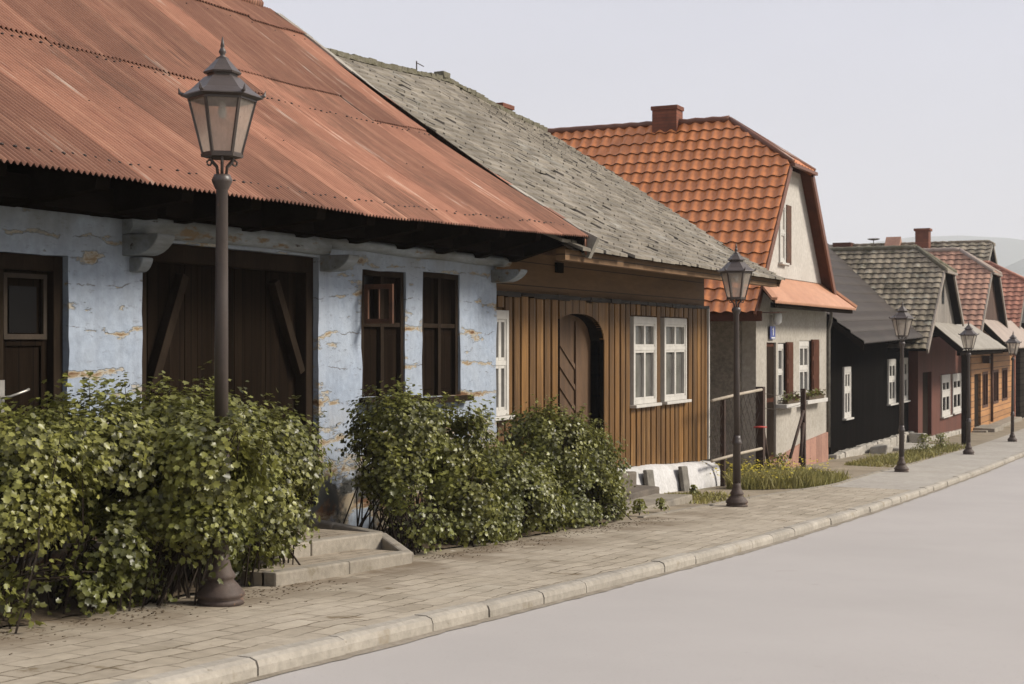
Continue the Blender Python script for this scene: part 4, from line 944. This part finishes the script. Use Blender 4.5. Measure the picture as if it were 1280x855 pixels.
# ------------------------------------------------------------------ STREET LAMPS
def make_lamp():
    root = thing('street_lamp', '', 'street lamp', (0, 0, 0), 'lantern posts along the pavement')
    Z = (0, 0, 0)
    b = MB(); b.lathe(Z, [(.150, 0), (.150, .03), (.135, .04), (.158, .055), (.155, .075), (.115, .125), (.082, .16), (.096, .172), (.096, .19), (.074, .225), (.058, .28), (.056, .33)], 24, 0); b.build('base', M['ironrust'], root)
    b = MB(); b.lathe(Z, [(.056, .33), (.055, .86), (.068, .875), (.074, .90), (.062, .925), (.056, .96), (.050, 1.0)], 20); b.build('shaft', M['iron'], root)
    b = MB(); b.lathe(Z, [(.047, 1.0), (.042, 2.0), (.038, 2.70), (.046, 2.71), (.050, 2.72), (.064, 2.75), (.068, 2.765), (.058, 2.785), (.052, 2.80)], 20); b.build('pole', M['iron'], root)
    br = MB()
    for k in range(6):
        a = math.pi / 6 + k * math.pi / 3; ca, sa = math.cos(a), math.sin(a)
        br.tube([(.030 * ca, .030 * sa, 2.79), (.038 * ca, .038 * sa, 2.85), (.075 * ca, .075 * sa, 2.885), (.085 * ca, .085 * sa, 2.915)], .011, 6)
        if k % 2 == 0:
            cx = .095
            br.tube([((cx + .018 * math.cos(t)) * ca, (cx + .018 * math.cos(t)) * sa, 2.882 + .018 * math.sin(t)) for t in np.linspace(1.2, 7.2, 9)], .007, 5)
    br.tube([(0, 0, 2.78), (0, 0, 2.92)], .012, 6)
    br.build('bracket', M['iron'], root)
    r0, r1, z0, z1 = .122, .222, 2.925, 3.30
    hexp = lambda r, k, z: (r * math.cos(k * math.pi / 3), r * math.sin(k * math.pi / 3), z)
    fr = MB()
    fr.lathe((0, 0, 0), [(.10, 2.905), (.135, 2.912), (.138, 2.932), (.118, 2.935)], 6, smooth=False)
    for k in range(6):
        fr.bar(hexp(r0, k, z0), hexp(r1 - .005, k, z1), .017, .017)
        fr.bar(hexp(r1 - .008, k, z1 - .008), hexp(r1 - .008, k + 1, z1 - .008), .02, .03); fr.bar(hexp(r0, k, z0 + .008), hexp(r0, k + 1, z0 + .008), .016, .018)
    f = fr.build('lantern_frame', M['iron'], root)
    for k in range(6):
        gl = MB(); i = .008
        a0, a1, c0, c1 = Vector(hexp(r0, k, z0)), Vector(hexp(r0, k + 1, z0)), Vector(hexp(r1 - .005, k, z1)), Vector(hexp(r1 - .005, k + 1, z1))
        gl.face([tuple(a0), tuple(a1), tuple(c1), tuple(c0)]); gl.build('glass_pane', M['lampglass'], root, fix=False)
    cp = MB()
    cp.lathe((0, 0, 0), [(.19, 3.285), (.230, 3.290), (.266, 3.303), (.263, 3.310), (.20, 3.352), (.120, 3.430), (.110, 3.436)], 6, smooth=False)
    for k in range(6):
        cp.tube([hexp(.242, k, 3.310), hexp(.272, k, 3.322), hexp(.278, k, 3.356)], [.014, .012, .002], 5)
    cp.lathe((0, 0, 0), [(.095, 3.43), (.098, 3.462)], 6, smooth=False)
    cp.lathe((0, 0, 0), [(.118, 3.455), (.124, 3.467), (.085, 3.505), (.042, 3.552), (.040, 3.560)], 6, smooth=False)
    cap = cp.build('lantern_roof', M['iron'], root)
    fi = MB(); fi.lathe((0, 0, 0), [(.03, 3.556), (.034, 3.564), (.016, 3.574), (.015, 3.582), (.025, 3.60), (.016, 3.622), (.010, 3.630), (.014, 3.637), (.003, 3.70)], 12); fi.build('finial', M['iron'], cap)
    bl = MB(); bl.lathe((0, 0, 0), [(.018, 3.29), (.022, 3.25), (.03, 3.20), (.022, 3.175), (.008, 3.165)], 10); bl.build('bulb', M['enamel'], root)
    # the builder works from eye level: drop to the ground
    for c in root.children_recursive:
        if c.type == 'MESH':
            pass
    return root
lamp = make_lamp()
lamps = [(7.64, 5.78, 'nearest street lamp, its foot buried in the leafy shrubs', .0, 1.0), (19.62, 5.92, 'street lamp in front of the timber house corner beside the whitewashed plinth', .5, 1.0),
         (31.57, 5.87, 'street lamp in front of the black house', .2, 1.0), (41.3, 5.86, 'street lamp in front of the boundary of the red-brown and orange houses', .35, 1.0), (50.5, 5.76, 'farthest street lamp at the right edge', .1, 1.0)]
for i, (u, v, lab, rot, s) in enumerate(lamps):
    o = lamp if i == 0 else copy_tree(lamp)
    o.location = W(u, v, g(u)); o.rotation_euler = ([.0, .006, -.004, .005, .003][i], [.004, -.006, .007, -.003, .006][i], YAW + R([41.5, 17, 8, 20, 6][i])); o['label'] = lab

# ------------------------------------------------------------------ STEPS at the blue house
st = thing('paved_steps', 'two low paved steps with kerb edging between the two shrub masses', 'steps', (10, 6.05, g(10)))
def step(u0, u1, v0, v1, dz, name):
    k = MB(); n = int((u1 - u0) / .8)
    for i in range(n):
        a, c = lerp(u0, u1, i / n), lerp(u0, u1, (i + 1) / n) - .01; j = random.uniform(-.006, .006)
        P = [(a, v0 + j, g(a) - .1), (c, v0 + j, g(c) - .1), (c, v0 + .13, g(c) - .1), (a, v0 + .13, g(a) - .1), (a, v0 + j, g(a) + dz), (c, v0 + j, g(c) + dz), (c, v0 + .13, g(c) + dz), (a, v0 + .13, g(a) + dz)]
        k.hexa(P, 0, random.random())
    s = k.build('step_edge', M['concrete'], st, bevel=.015)
    t = MB(); t.grid([[(u, v, g(u) + dz - .008) for v in np.linspace(v0 + .12, v1, 6)] for u in np.linspace(u0, u1, 12)]); t.face([(u1, v0 + .1, g(u1) + dz - .01), (u1, v1, g(u1) + dz - .01), (u1, v1, g(u1) - .2), (u1, v0 + .1, g(u1) - .2)]); t.face([(u0, v0 + .1, g(u0) + dz - .01), (u0, v1, g(u0) + dz - .01), (u0, v1, g(u0) - .2), (u0, v0 + .1, g(u0) - .2)])
    t.build('tread', M['sett'], st)
step(8.6, 10.6, 6.02, 6.65, .10, 'lower'); step(8.7, 10.95, 6.52, 7.92, .21, 'upper')
b = MB()
pts = [(11.5, 7.85, .26), (11.25, 7.2, .235), (11.06, 6.62, .20), (10.66, 6.1, .08)]
for (a, c) in zip(pts, pts[1:]): b.bar((a[0], a[1], g(a[0]) + a[2] - .13), (c[0], c[1], g(c[0]) + c[2] - .13), .10, .26)
b.build('side_edging', M['concrete'], st, bevel=.02)

# concrete steps at the timber house doorway
cs = thing('concrete_steps', 'dark concrete doorsteps beside the whitewashed plinth', 'steps', (19.6, 7.4, g(19.6)))
for (a, c, v0, v1, h) in ((18.3, 20.25, 7.3, 7.75, .17), (18.4, 19.95, 7.55, 8.0, .40)):
    b = MB(); b.rough_box(a, c, v0, v1, g(19.5) - .2, g(19.5) + h, .02); b.build('step', M['darkconcrete'], cs, bevel=.025)
for (u, lean, lab) in ((20.9, .03, 'left one of two mottled slabs leaning on the whitewashed plinth'), (22.55, .02, 'right one of two mottled slabs leaning on the whitewashed plinth')):
    b = MB(); zb = g(u) - .03; vb_ = 7.63
    P = [(u - .15, vb_, zb), (u + .15, vb_, zb), (u + .15, vb_ + .07, zb), (u - .15, vb_ + .07, zb), (u - .17 + lean, vb_ + .06, zb + .44), (u + .14 + lean, vb_ + .06, zb + .42), (u + .14 + lean, vb_ + .13, zb + .42), (u - .17 + lean, vb_ + .13, zb + .44)]
    b.hexa(P); tag(b.build('leaning_slab', M['slab'], bevel=.02), lab, 'slab', 'slabs against the plinth')
b = MB(); b.rough_box(17.4, 20.1, 6.75, 7.35, g(18.7) - .1, g(18.7) + .045, .03); tag(b.build('paving_slab', M['concrete'], bevel=.015), 'flat sunken paving slab in the yard before the concrete doorsteps', 'slab')
# edging along the back of the pavement
b = MB(); u = 16.8
while u < 36:
    e = u + random.uniform(.8, 1.0); b.hexa([(a_, vp(a_) + q, g(a_) + zz) for a_, q, zz in ((u, -.03, -.1), (e - .02, -.03, -.1), (e - .02, .05, -.1), (u, .05, -.1), (u, -.03, .018), (e - .02, -.03, .014), (e - .02, .05, .02), (u, .05, .016))], 0, random.random()); u = e
struct(b, 'edging_kerb', M['concrete'])

# ------------------------------------------------------------------ rusty wire fence
FV = 7.6
fe = thing('wire_fence', 'rusty wire fence with braced steel posts across the gap beside the cream house', 'fence', (26.7, FV, g(26.7)))
for (u, zt, w_) in ((24.35, -.98, .08), (26.72, -.85, .15), (29.96, -.98, .10)):
    b = MB(); b.box(u - w_ / 2, u + w_ / 2, FV - w_ / 2, FV + w_ / 2, g(u) - .1, zt); b.build('post', M['rust'], fe, bevel=.006)
for (a, za, c, zc) in ((28.7, -2.35, 29.9, -1.45), (29.5, -2.5, 29.9, -1.7), (27.15, -2.45, 26.8, -1.6)):
    b = MB(); b.tube([(a, FV - .05, za), (c, FV - .02, zc)], .035, 6); b.build('brace', M['rust'], fe)
for (z0, z1) in ((-1.0, -.90), (-2.03, -2.02)):
    b = MB(); b.tube([(23.6, FV - .04, z0), (25.2, FV - .04, lerp(z0, z1, .5) + .01), (26.75, FV - .04, z1)], .03, 6); b.build('rail', M['pipe'], fe)
b = MB()
for k in range(-5, 15):
    for sgn in (1, -1):
        a = 23.6 + k * .30 + random.uniform(-.05, .05)
        pts = [(a + sgn * t * 1.05, FV + .02 * math.sin(t * 5), -2.0 + t * 1.05) for t in (0, .35, .7, 1)]
        pts = [p for p in pts if 23.6 <= p[0] <= 26.75]
        if len(pts) > 1: b.tube(pts, .006, 3)
for z in (-1.3, -1.02): b.tube([(26.75, FV, z + .05), (28.3, FV + .03, z - .06), (29.96, FV, z)], .006, 3)
b.build('wire_mesh', M['wire'], fe)
b = MB(); b.lathe((26.45, FV - .07, -1.62), [(.02, 0), (.13, .01), (.13, .03), (.02, .04)], 12); sgn_ = b.build('red_tag', M['red'], fe)

# ------------------------------------------------------------------ rubble blocks by the black house
for (u, v, sx_, sy_, sz_, lab) in ((40.6, 8.1, .55, .25, .24, 'pale stone block against the black wall'), (43.4, 7.75, 1.3, .45, .12, 'flat pale stone slab before the black wall'), (46.5, 8.1, .35, .22, .36, 'upright pale stone by the black house right corner')):
    b = MB(); b.rough_box(u - sx_, u + sx_, v - sy_, v + sy_, g(u) - .1, g(u) + sz_, .06); tag(b.build('stone_block', M['stone'], bevel=.06), lab, 'stone', 'loose stones by the black house')

# ------------------------------------------------------------------ foliage
def mesh_np(name, V, faces_n, mats, tint, parent=None, midx=None):
    """V: (n, k, 3) polygons in world space with k corners"""
    n, k, _ = V.shape
    me = bpy.data.meshes.new(name)
    o = np.array(parent.location) if parent is not None else np.zeros(3)
    me.vertices.add(n * k); me.vertices.foreach_set('co', (V.reshape(-1, 3) - o).ravel())
    F = faces_n; nf = len(F); sizes = [len(f) for f in F]
    loops = np.concatenate([np.array(f) for f in F]); tot = loops.size
    li = (np.arange(n)[:, None] * k + loops[None, :]).ravel()
    me.loops.add(li.size); me.loops.foreach_set('vertex_index', li.astype(np.int32))
    st_ = np.cumsum([0] + sizes[:-1]); ls = (np.arange(n)[:, None] * tot + st_[None, :]).ravel()
    me.polygons.add(n * nf); me.polygons.foreach_set('loop_start', ls.astype(np.int32)); me.polygons.foreach_set('loop_total', np.tile(np.array(sizes, np.int32), n))
    for m_ in (mats if isinstance(mats, (list, tuple)) else [mats]): me.materials.append(m_)
    if midx is not None: me.polygons.foreach_set('material_index', np.repeat(midx, nf).astype(np.int32))
    a = me.attributes.new('tint', 'FLOAT', 'FACE'); a.data.foreach_set('value', np.repeat(tint, nf).astype(np.float32))
    me.update(calc_edges=True); me.validate()
    ob = bpy.data.objects.new(name, me); col.objects.link(ob)
    if parent is not None: ob.parent = parent
    return ob
def unit(a): return a / np.maximum(1e-6, np.linalg.norm(a, axis=1, keepdims=True))
LEAF = np.array([(0, 0, 0), (.42, .22, .10), (.36, .46, .09), (.50, .74, .13), (.20, .72, .05), (0, 1.05, -.03), (-.20, .72, .05), (-.50, .74, .13), (-.36, .46, .09), (-.42, .22, .10)])
LEAFF = [(0, 1, 2, 3, 4, 5), (0, 5, 6, 7, 8, 9)]
def leaves(C, D, size, tint, name, parent, mats):
    """C centres, D facing directions (world), size per leaf"""
    n = len(C); Zd = unit(D + rng.normal(0, .42, (n, 3)))
    Y = rng.normal(0, 1, (n, 3)); Y[:, 2] -= .5; Y = unit(Y - Zd * np.sum(Y * Zd, 1, keepdims=True)); X = np.cross(Y, Zd)
    P = LEAF[None] * size[:, None, None]
    V = C[:, None, :] + P[:, :, 0:1] * X[:, None] + (P[:, :, 1:2] - .5 * size[:, None, None]) * Y[:, None] + P[:, :, 2:3] * Zd[:, None]
    return mesh_np(name, V, LEAFF, mats, tint, parent)
def shrub(label, base, blobs, n, stems, leaf=.044, open_lo=.35):
    """blobs: (u, v, h, ru, rv, rh) with h above the ground"""
    u0, v0 = base; root = thing('leafy_shrub', label, 'shrub', (u0, v0, g(u0)), 'shrubs along the pavement')
    B = np.array(blobs, float); B[B[:, 2] > .7, 2] -= .07; area = B[:, 3] * B[:, 5] + B[:, 4] * B[:, 5] + B[:, 3] * B[:, 4]
    n = int(n * 1.25); ncl = n // 9; C = []; D = []
    while len(C) < ncl:
        k = rng.choice(len(B), p=area / area.sum()); d_ = rng.normal(0, 1, 3); d_ /= np.linalg.norm(d_)
        lump = .80 + .40 * mnoise.noise((d_[0] * 2.2 + k * 3, d_[1] * 2.2, d_[2] * 2.2 + k)) + .20 * mnoise.noise((d_[0] * 6 + k, d_[1] * 6, d_[2] * 6))
        r = lump * (rng.uniform(.35, 1) ** .33) + (abs(rng.normal(0, .09)) if rng.random() < .3 else 0)
        p = B[k, :3] + d_ * r * B[k, 3:]
        if p[2] < .04: continue
        if p[2] < open_lo and rng.random() < .55: continue
        dep = min(np.linalg.norm((p - B[j, :3]) / B[j, 3:]) for j in range(len(B)) if j != k) if len(B) > 1 else 9
        if dep < .62: continue
        if mnoise.noise((p[0] * 2.3, p[1] * 2.3, p[2] * 2.3 + 9)) < -.20: continue
        C.append((p[0], p[1], p[2])); D.append(d_ * B[k, 3:][::-1].mean())
    shoots = []
    while len(shoots) < 16 + 4 * len(B):          # loose young shoots standing out of the outline
        k = rng.choice(len(B), p=area / area.sum()); d_ = rng.normal(0, 1, 3); d_[2] = abs(d_[2]) + .2; d_ /= np.linalg.norm(d_)
        a = B[k, :3] + d_ * B[k, 3:] * .8; L_ = rng.uniform(.08, .22); up = np.array([d_[0] * .45, d_[1] * .45, 1.0]); up /= np.linalg.norm(up)
        if a[2] < .5: continue
        shoots.append((a, a + up * L_))
        for t in np.linspace(.35, 1, max(2, int(L_ / .07))):
            C.append(tuple(a + up * L_ * t)); D.append(up * .5)
    nsh = sum(max(2, int(np.linalg.norm(b_ - a_) / .07)) for a_, b_ in shoots)
    C = np.array(C); D = unit(np.array(D)); D[:, 2] += .55
    m_ = 9; sp_ = np.full(len(C), .055); sp_[len(C) - nsh:] = .026; CC = np.repeat(C, m_, 0) + rng.normal(0, 1, (len(C) * m_, 3)) * np.repeat(sp_, m_)[:, None]; DD = np.repeat(D, m_, 0)
    CC[:, 2] = np.maximum(CC[:, 2], .02)
    gz = np.array([g(u) for u in CC[:, 0]])
    Wc = np.stack([-CC[:, 1], CC[:, 0], CC[:, 2] + gz + EYE], 1); Wd = np.stack([-DD[:, 1], DD[:, 0], DD[:, 2]], 1)
    sz_ = rng.uniform(.6, 1.25, len(Wc)) * leaf
    tb = np.repeat(rng.uniform(.15, .85, len(C)), m_) + rng.normal(0, .15, len(Wc))
    leaves(Wc, Wd, sz_, np.clip(tb, 0, 1), 'foliage', root, M['leaf'])
    b = MB()
    for i in range(stems):
        k = rng.choice(len(B)); d_ = rng.normal(0, 1, 3); d_ /= np.linalg.norm(d_); d_[2] = abs(d_[2]) * .9 + .1
        e = B[k, :3] + d_ * B[k, 3:] * .85
        s = np.array([lerp(B[k, 0], u0, .25) + rng.normal(0, .22), lerp(B[k, 1], v0, .4) + rng.normal(0, .16), 0])
        mid = (s + e) / 2 + np.array([rng.normal(0, .05), rng.normal(0, .05), .12])
        gz = g(s[0]); b.tube([(s[0], s[1], gz - .02), (*mid[:2], gz + mid[2] * .9), (e[0], e[1], g(e[0]) + e[2])], [.009, .007, .003], 4)
    for a_, e_ in shoots: b.tube([(a_[0], a_[1], g(a_[0]) + a_[2] - .12), (e_[0], e_[1], g(e_[0]) + e_[2])], [.005, .002], 4)
    b.build('stems', M['stem'], root, fix=False)
    return root
shrub('leafy green shrub at the left edge, stems showing low down', (6.0, 6.75), [(5.4, 6.5, .90, .75, .60, .44), (6.35, 6.42, .92, .6, .60, .42), (4.4, 6.5, .9, .8, .7, .5), (6.2, 6.15, .62, .5, .30, .25), (5.75, 6.2, .22, .5, .26, .22), (6.3, 6.08, .22, .28, .2, .22)], 12500, 130, open_lo=.5)
shrub('broad leafy green shrub behind the nearest lamp foot', (7.5, 6.75), [(7.15, 6.5, .98, .62, .64, .46), (7.9, 6.45, .99, .66, .68, .50), (7.45, 6.05, .72, .55, .34, .30), (7.0, 6.1, .42, .42, .26, .24), (7.75, 5.98, .86, .42, .32, .30), (7.55, 5.74, .98, .50, .27, .36), (7.45, 5.76, .52, .36, .22, .24), (6.75, 6.15, .22, .36, .24, .22), (7.3, 6.2, .2, .3, .22, .2), (8.1, 6.3, .45, .3, .3, .3)], 18500, 110, open_lo=.5)
shrub('rounded green shrub hanging over the paved steps', (8.75, 6.75), [(8.75, 6.75, 1.0, .62, .64, .50), (9.3, 6.6, .92, .52, .5, .45), (8.6, 6.35, .62, .55, .38, .36), (9.15, 6.5, .45, .42, .36, .32), (8.5, 6.3, .25, .4, .3, .25)], 13000, 90)
shrub('tall open shrub with bare stems right of the paved steps', (12.0, 6.95), [(11.95, 6.95, 1.12, .50, .50, .44), (12.55, 6.75, 1.02, .58, .58, .46), (11.65, 6.9, .80, .30, .38, .28), (11.5, 6.65, .45, .20, .25, .25), (11.45, 6.42, .28, .36, .26, .26), (12.45, 6.5, .50, .50, .40, .36), (12.45, 6.42, .2, .5, .28, .24)], 13500, 150, open_lo=.5)
shrub('low middle shrub of the right clump beneath the blue wall corner', (13.7, 6.85), [(13.4, 6.75, .56, .52, .55, .34), (14.1, 6.75, .45, .58, .52, .30), (13.7, 6.45, .36, .8, .36, .28), (13.2, 6.45, .18, .5, .28, .22), (14.2, 6.5, .18, .55, .28, .22)], 13000, 80, open_lo=.05)
shrub('rounded dark green shrub at the right end in front of the arched doorway', (15.5, 6.9), [(15.2, 6.85, .98, .62, .60, .48), (16.0, 6.85, .82, .62, .58, .46), (15.6, 6.6, .42, .9, .40, .34), (16.55, 6.8, .52, .42, .45, .40), (15.2, 6.5, .18, .6, .3, .22), (16.2, 6.6, .18, .6, .3, .22)], 18000, 80, open_lo=.05)

def blades(name, label, n, place, hmin, hmax, matk, cat='grass', width=.012):
    P = np.array([place() for _ in range(n)]); h = lerp(hmin, hmax, rng.uniform(0, 1, n) ** 1.7) * P[:, 2]
    a = rng.uniform(0, 2 * math.pi, n); lean = rng.uniform(.1, 1.0, n) ** 1.4 * h; la = rng.uniform(0, 2 * math.pi, n)
    gz = np.array([g(u) for u in P[:, 0]]) + EYE
    base = np.stack([-P[:, 1], P[:, 0], gz - .01], 1); dx = np.stack([np.cos(a), np.sin(a), 0 * a], 1) * (width * rng.uniform(.6, 1.4, n))[:, None]
    ln = np.stack([np.cos(la) * lean, np.sin(la) * lean, h], 1); md = ln * np.array([.35, .35, .6])
    V = np.stack([base - dx, base + dx, base + md + dx * .7, base + ln, base + md - dx * .7], 1)
    return tag(mesh_np(name, V, [(0, 1, 2, 4), (4, 2, 3)], M[matk], rng.uniform(0, 1, n)), label, cat, kind='stuff')
def patch(u0, u1, fa, fb, seed=3.0):
    def f():
        while True:
            u = random.uniform(u0, u1); v = random.uniform(fa(u), fb(u))
            q = nz(u, v, 1.3, seed) + .35 * nz(u, v, 5, seed); ed = (v - fa(u)) / .5
            if q > -.30 and random.random() < ed + .15: return (u, v, .55 + .6 * max(0, q + .3))
    return f
blades('grass_patch', 'unmown yellow-green grass in front of the rusty fence', 16000, patch(23.6, 28.4, lambda u: vp(u) + .05 + max(0, (25 - u) * .55), lambda u: 8.2 if u > 25.6 else 7.3), .07, .36, 'grass')
blades('grass_patch', 'thin grass tufts before the black and red-brown houses', 7000, patch(33.5, 46, lambda u: vp(u) + .1, lambda u: 7.6, 6.0), .04, .20, 'grass')
blades('grass_patch', 'sparse weeds in the trodden yard by the plinth', 1500, patch(19.8, 22.0, lambda u: 6.4, lambda u: 7.5, 1.0), .02, .10, 'grass')
# yellow flower heads in the grass
n = 520; fp = patch(23.5, 28.2, lambda u: 6.3, lambda u: 8.0, 3.0); P = np.array([fp() for _ in range(n)])
z = np.array([g(u) for u in P[:, 0]]) + EYE + rng.uniform(.12, .42, n); c = np.stack([-P[:, 1], P[:, 0], z], 1)
r = rng.uniform(.012, .028, n); ang = np.arange(6) * math.pi / 3
V = c[:, None, :] + np.stack([np.cos(ang), np.sin(ang), np.array([.0, .3, 0, .3, 0, .3])], 1)[None] * r[:, None, None] + rng.normal(0, .006, (n, 6, 3))
tag(mesh_np('yellow_flowers', V, [(0, 1, 2, 3, 4, 5)], M['petal'], rng.uniform(0, 1, n)), 'yellow dandelion-like flower heads in the long grass', 'flowers', kind='stuff')
# single weeds
def weed(u, v, h, nl, label, name='weed'):
    root = thing(name, label, 'weed', (u, v, g(u)), 'weeds along the yard edge'); n = nl
    t = rng.uniform(.1, 1, n); a = rng.uniform(0, 6.28, n); rr = rng.uniform(.02, .2, n) ** .8 * h * 2.4 * (1.15 - .7 * t)
    C = np.stack([-(v + np.sin(a) * rr), u + np.cos(a) * rr, g(u) + EYE + t * h], 1); D = np.stack([-np.sin(a), np.cos(a), np.full(n, .9)], 1)
    leaves(C, D, rng.uniform(.03, .065, n), rng.uniform(.3, 1, n), 'foliage', root, M['leaf'])
    b = MB()
    for k in range(7):
        aa = rng.uniform(0, 6.28); b.tube([(u, v, g(u)), (u + .2 * h * math.cos(aa), v + .2 * h * math.sin(aa), g(u) + h * rng.uniform(.6, 1))], .004, 4)
    b.build('stem', M['stem'], root, fix=False)
weed(17.15, 6.45, .20, 90, 'leafy weed by the right end of the shrubs'); weed(18.1, 6.5, .16, 50, 'small pale weed at the corner of the sunken slab')
weed(21.7, 7.25, .14, 70, 'low tuft of weed below the whitewashed plinth'); weed(40.5, 6.9, .55, 260, 'bushy weed before the black house'); weed(43.6, 6.95, .5, 220, 'bushy weed by the step of the red-brown house'); weed(27.0, 7.3, .5, 200, 'tall weed around the thick fence post')

# ------------------------------------------------------------------ haze over the whole valley
hz = bpy.data.materials.new('valley_haze'); hz.use_nodes = True
hn = hz.node_tree.nodes; hz.node_tree.links.clear(); hn.remove(hn['Principled BSDF'])
pv = hn.new('ShaderNodeVolumePrincipled'); pv.inputs['Color'].default_value = (.90, .92, .97, 1); pv.inputs['Density'].default_value = .00036
hz.node_tree.links.new(pv.outputs[0], hn['Material Output'].inputs['Volume'])
me = bpy.data.meshes.new('haze'); bb = bmesh.new(); bmesh.ops.create_cube(bb, size=1)
for v_ in bb.verts: v_.co = Vector((v_.co.x * 8400, v_.co.y * 8400 + 300, -14 if v_.co.z < 0 else 300))
bb.to_mesh(me); bb.free(); me.materials.append(hz)
tag(bpy.data.objects.new('haze', me), 'thin pale haze filling the valley', 'haze', kind='stuff'); col.objects.link(bpy.data.objects['haze'])
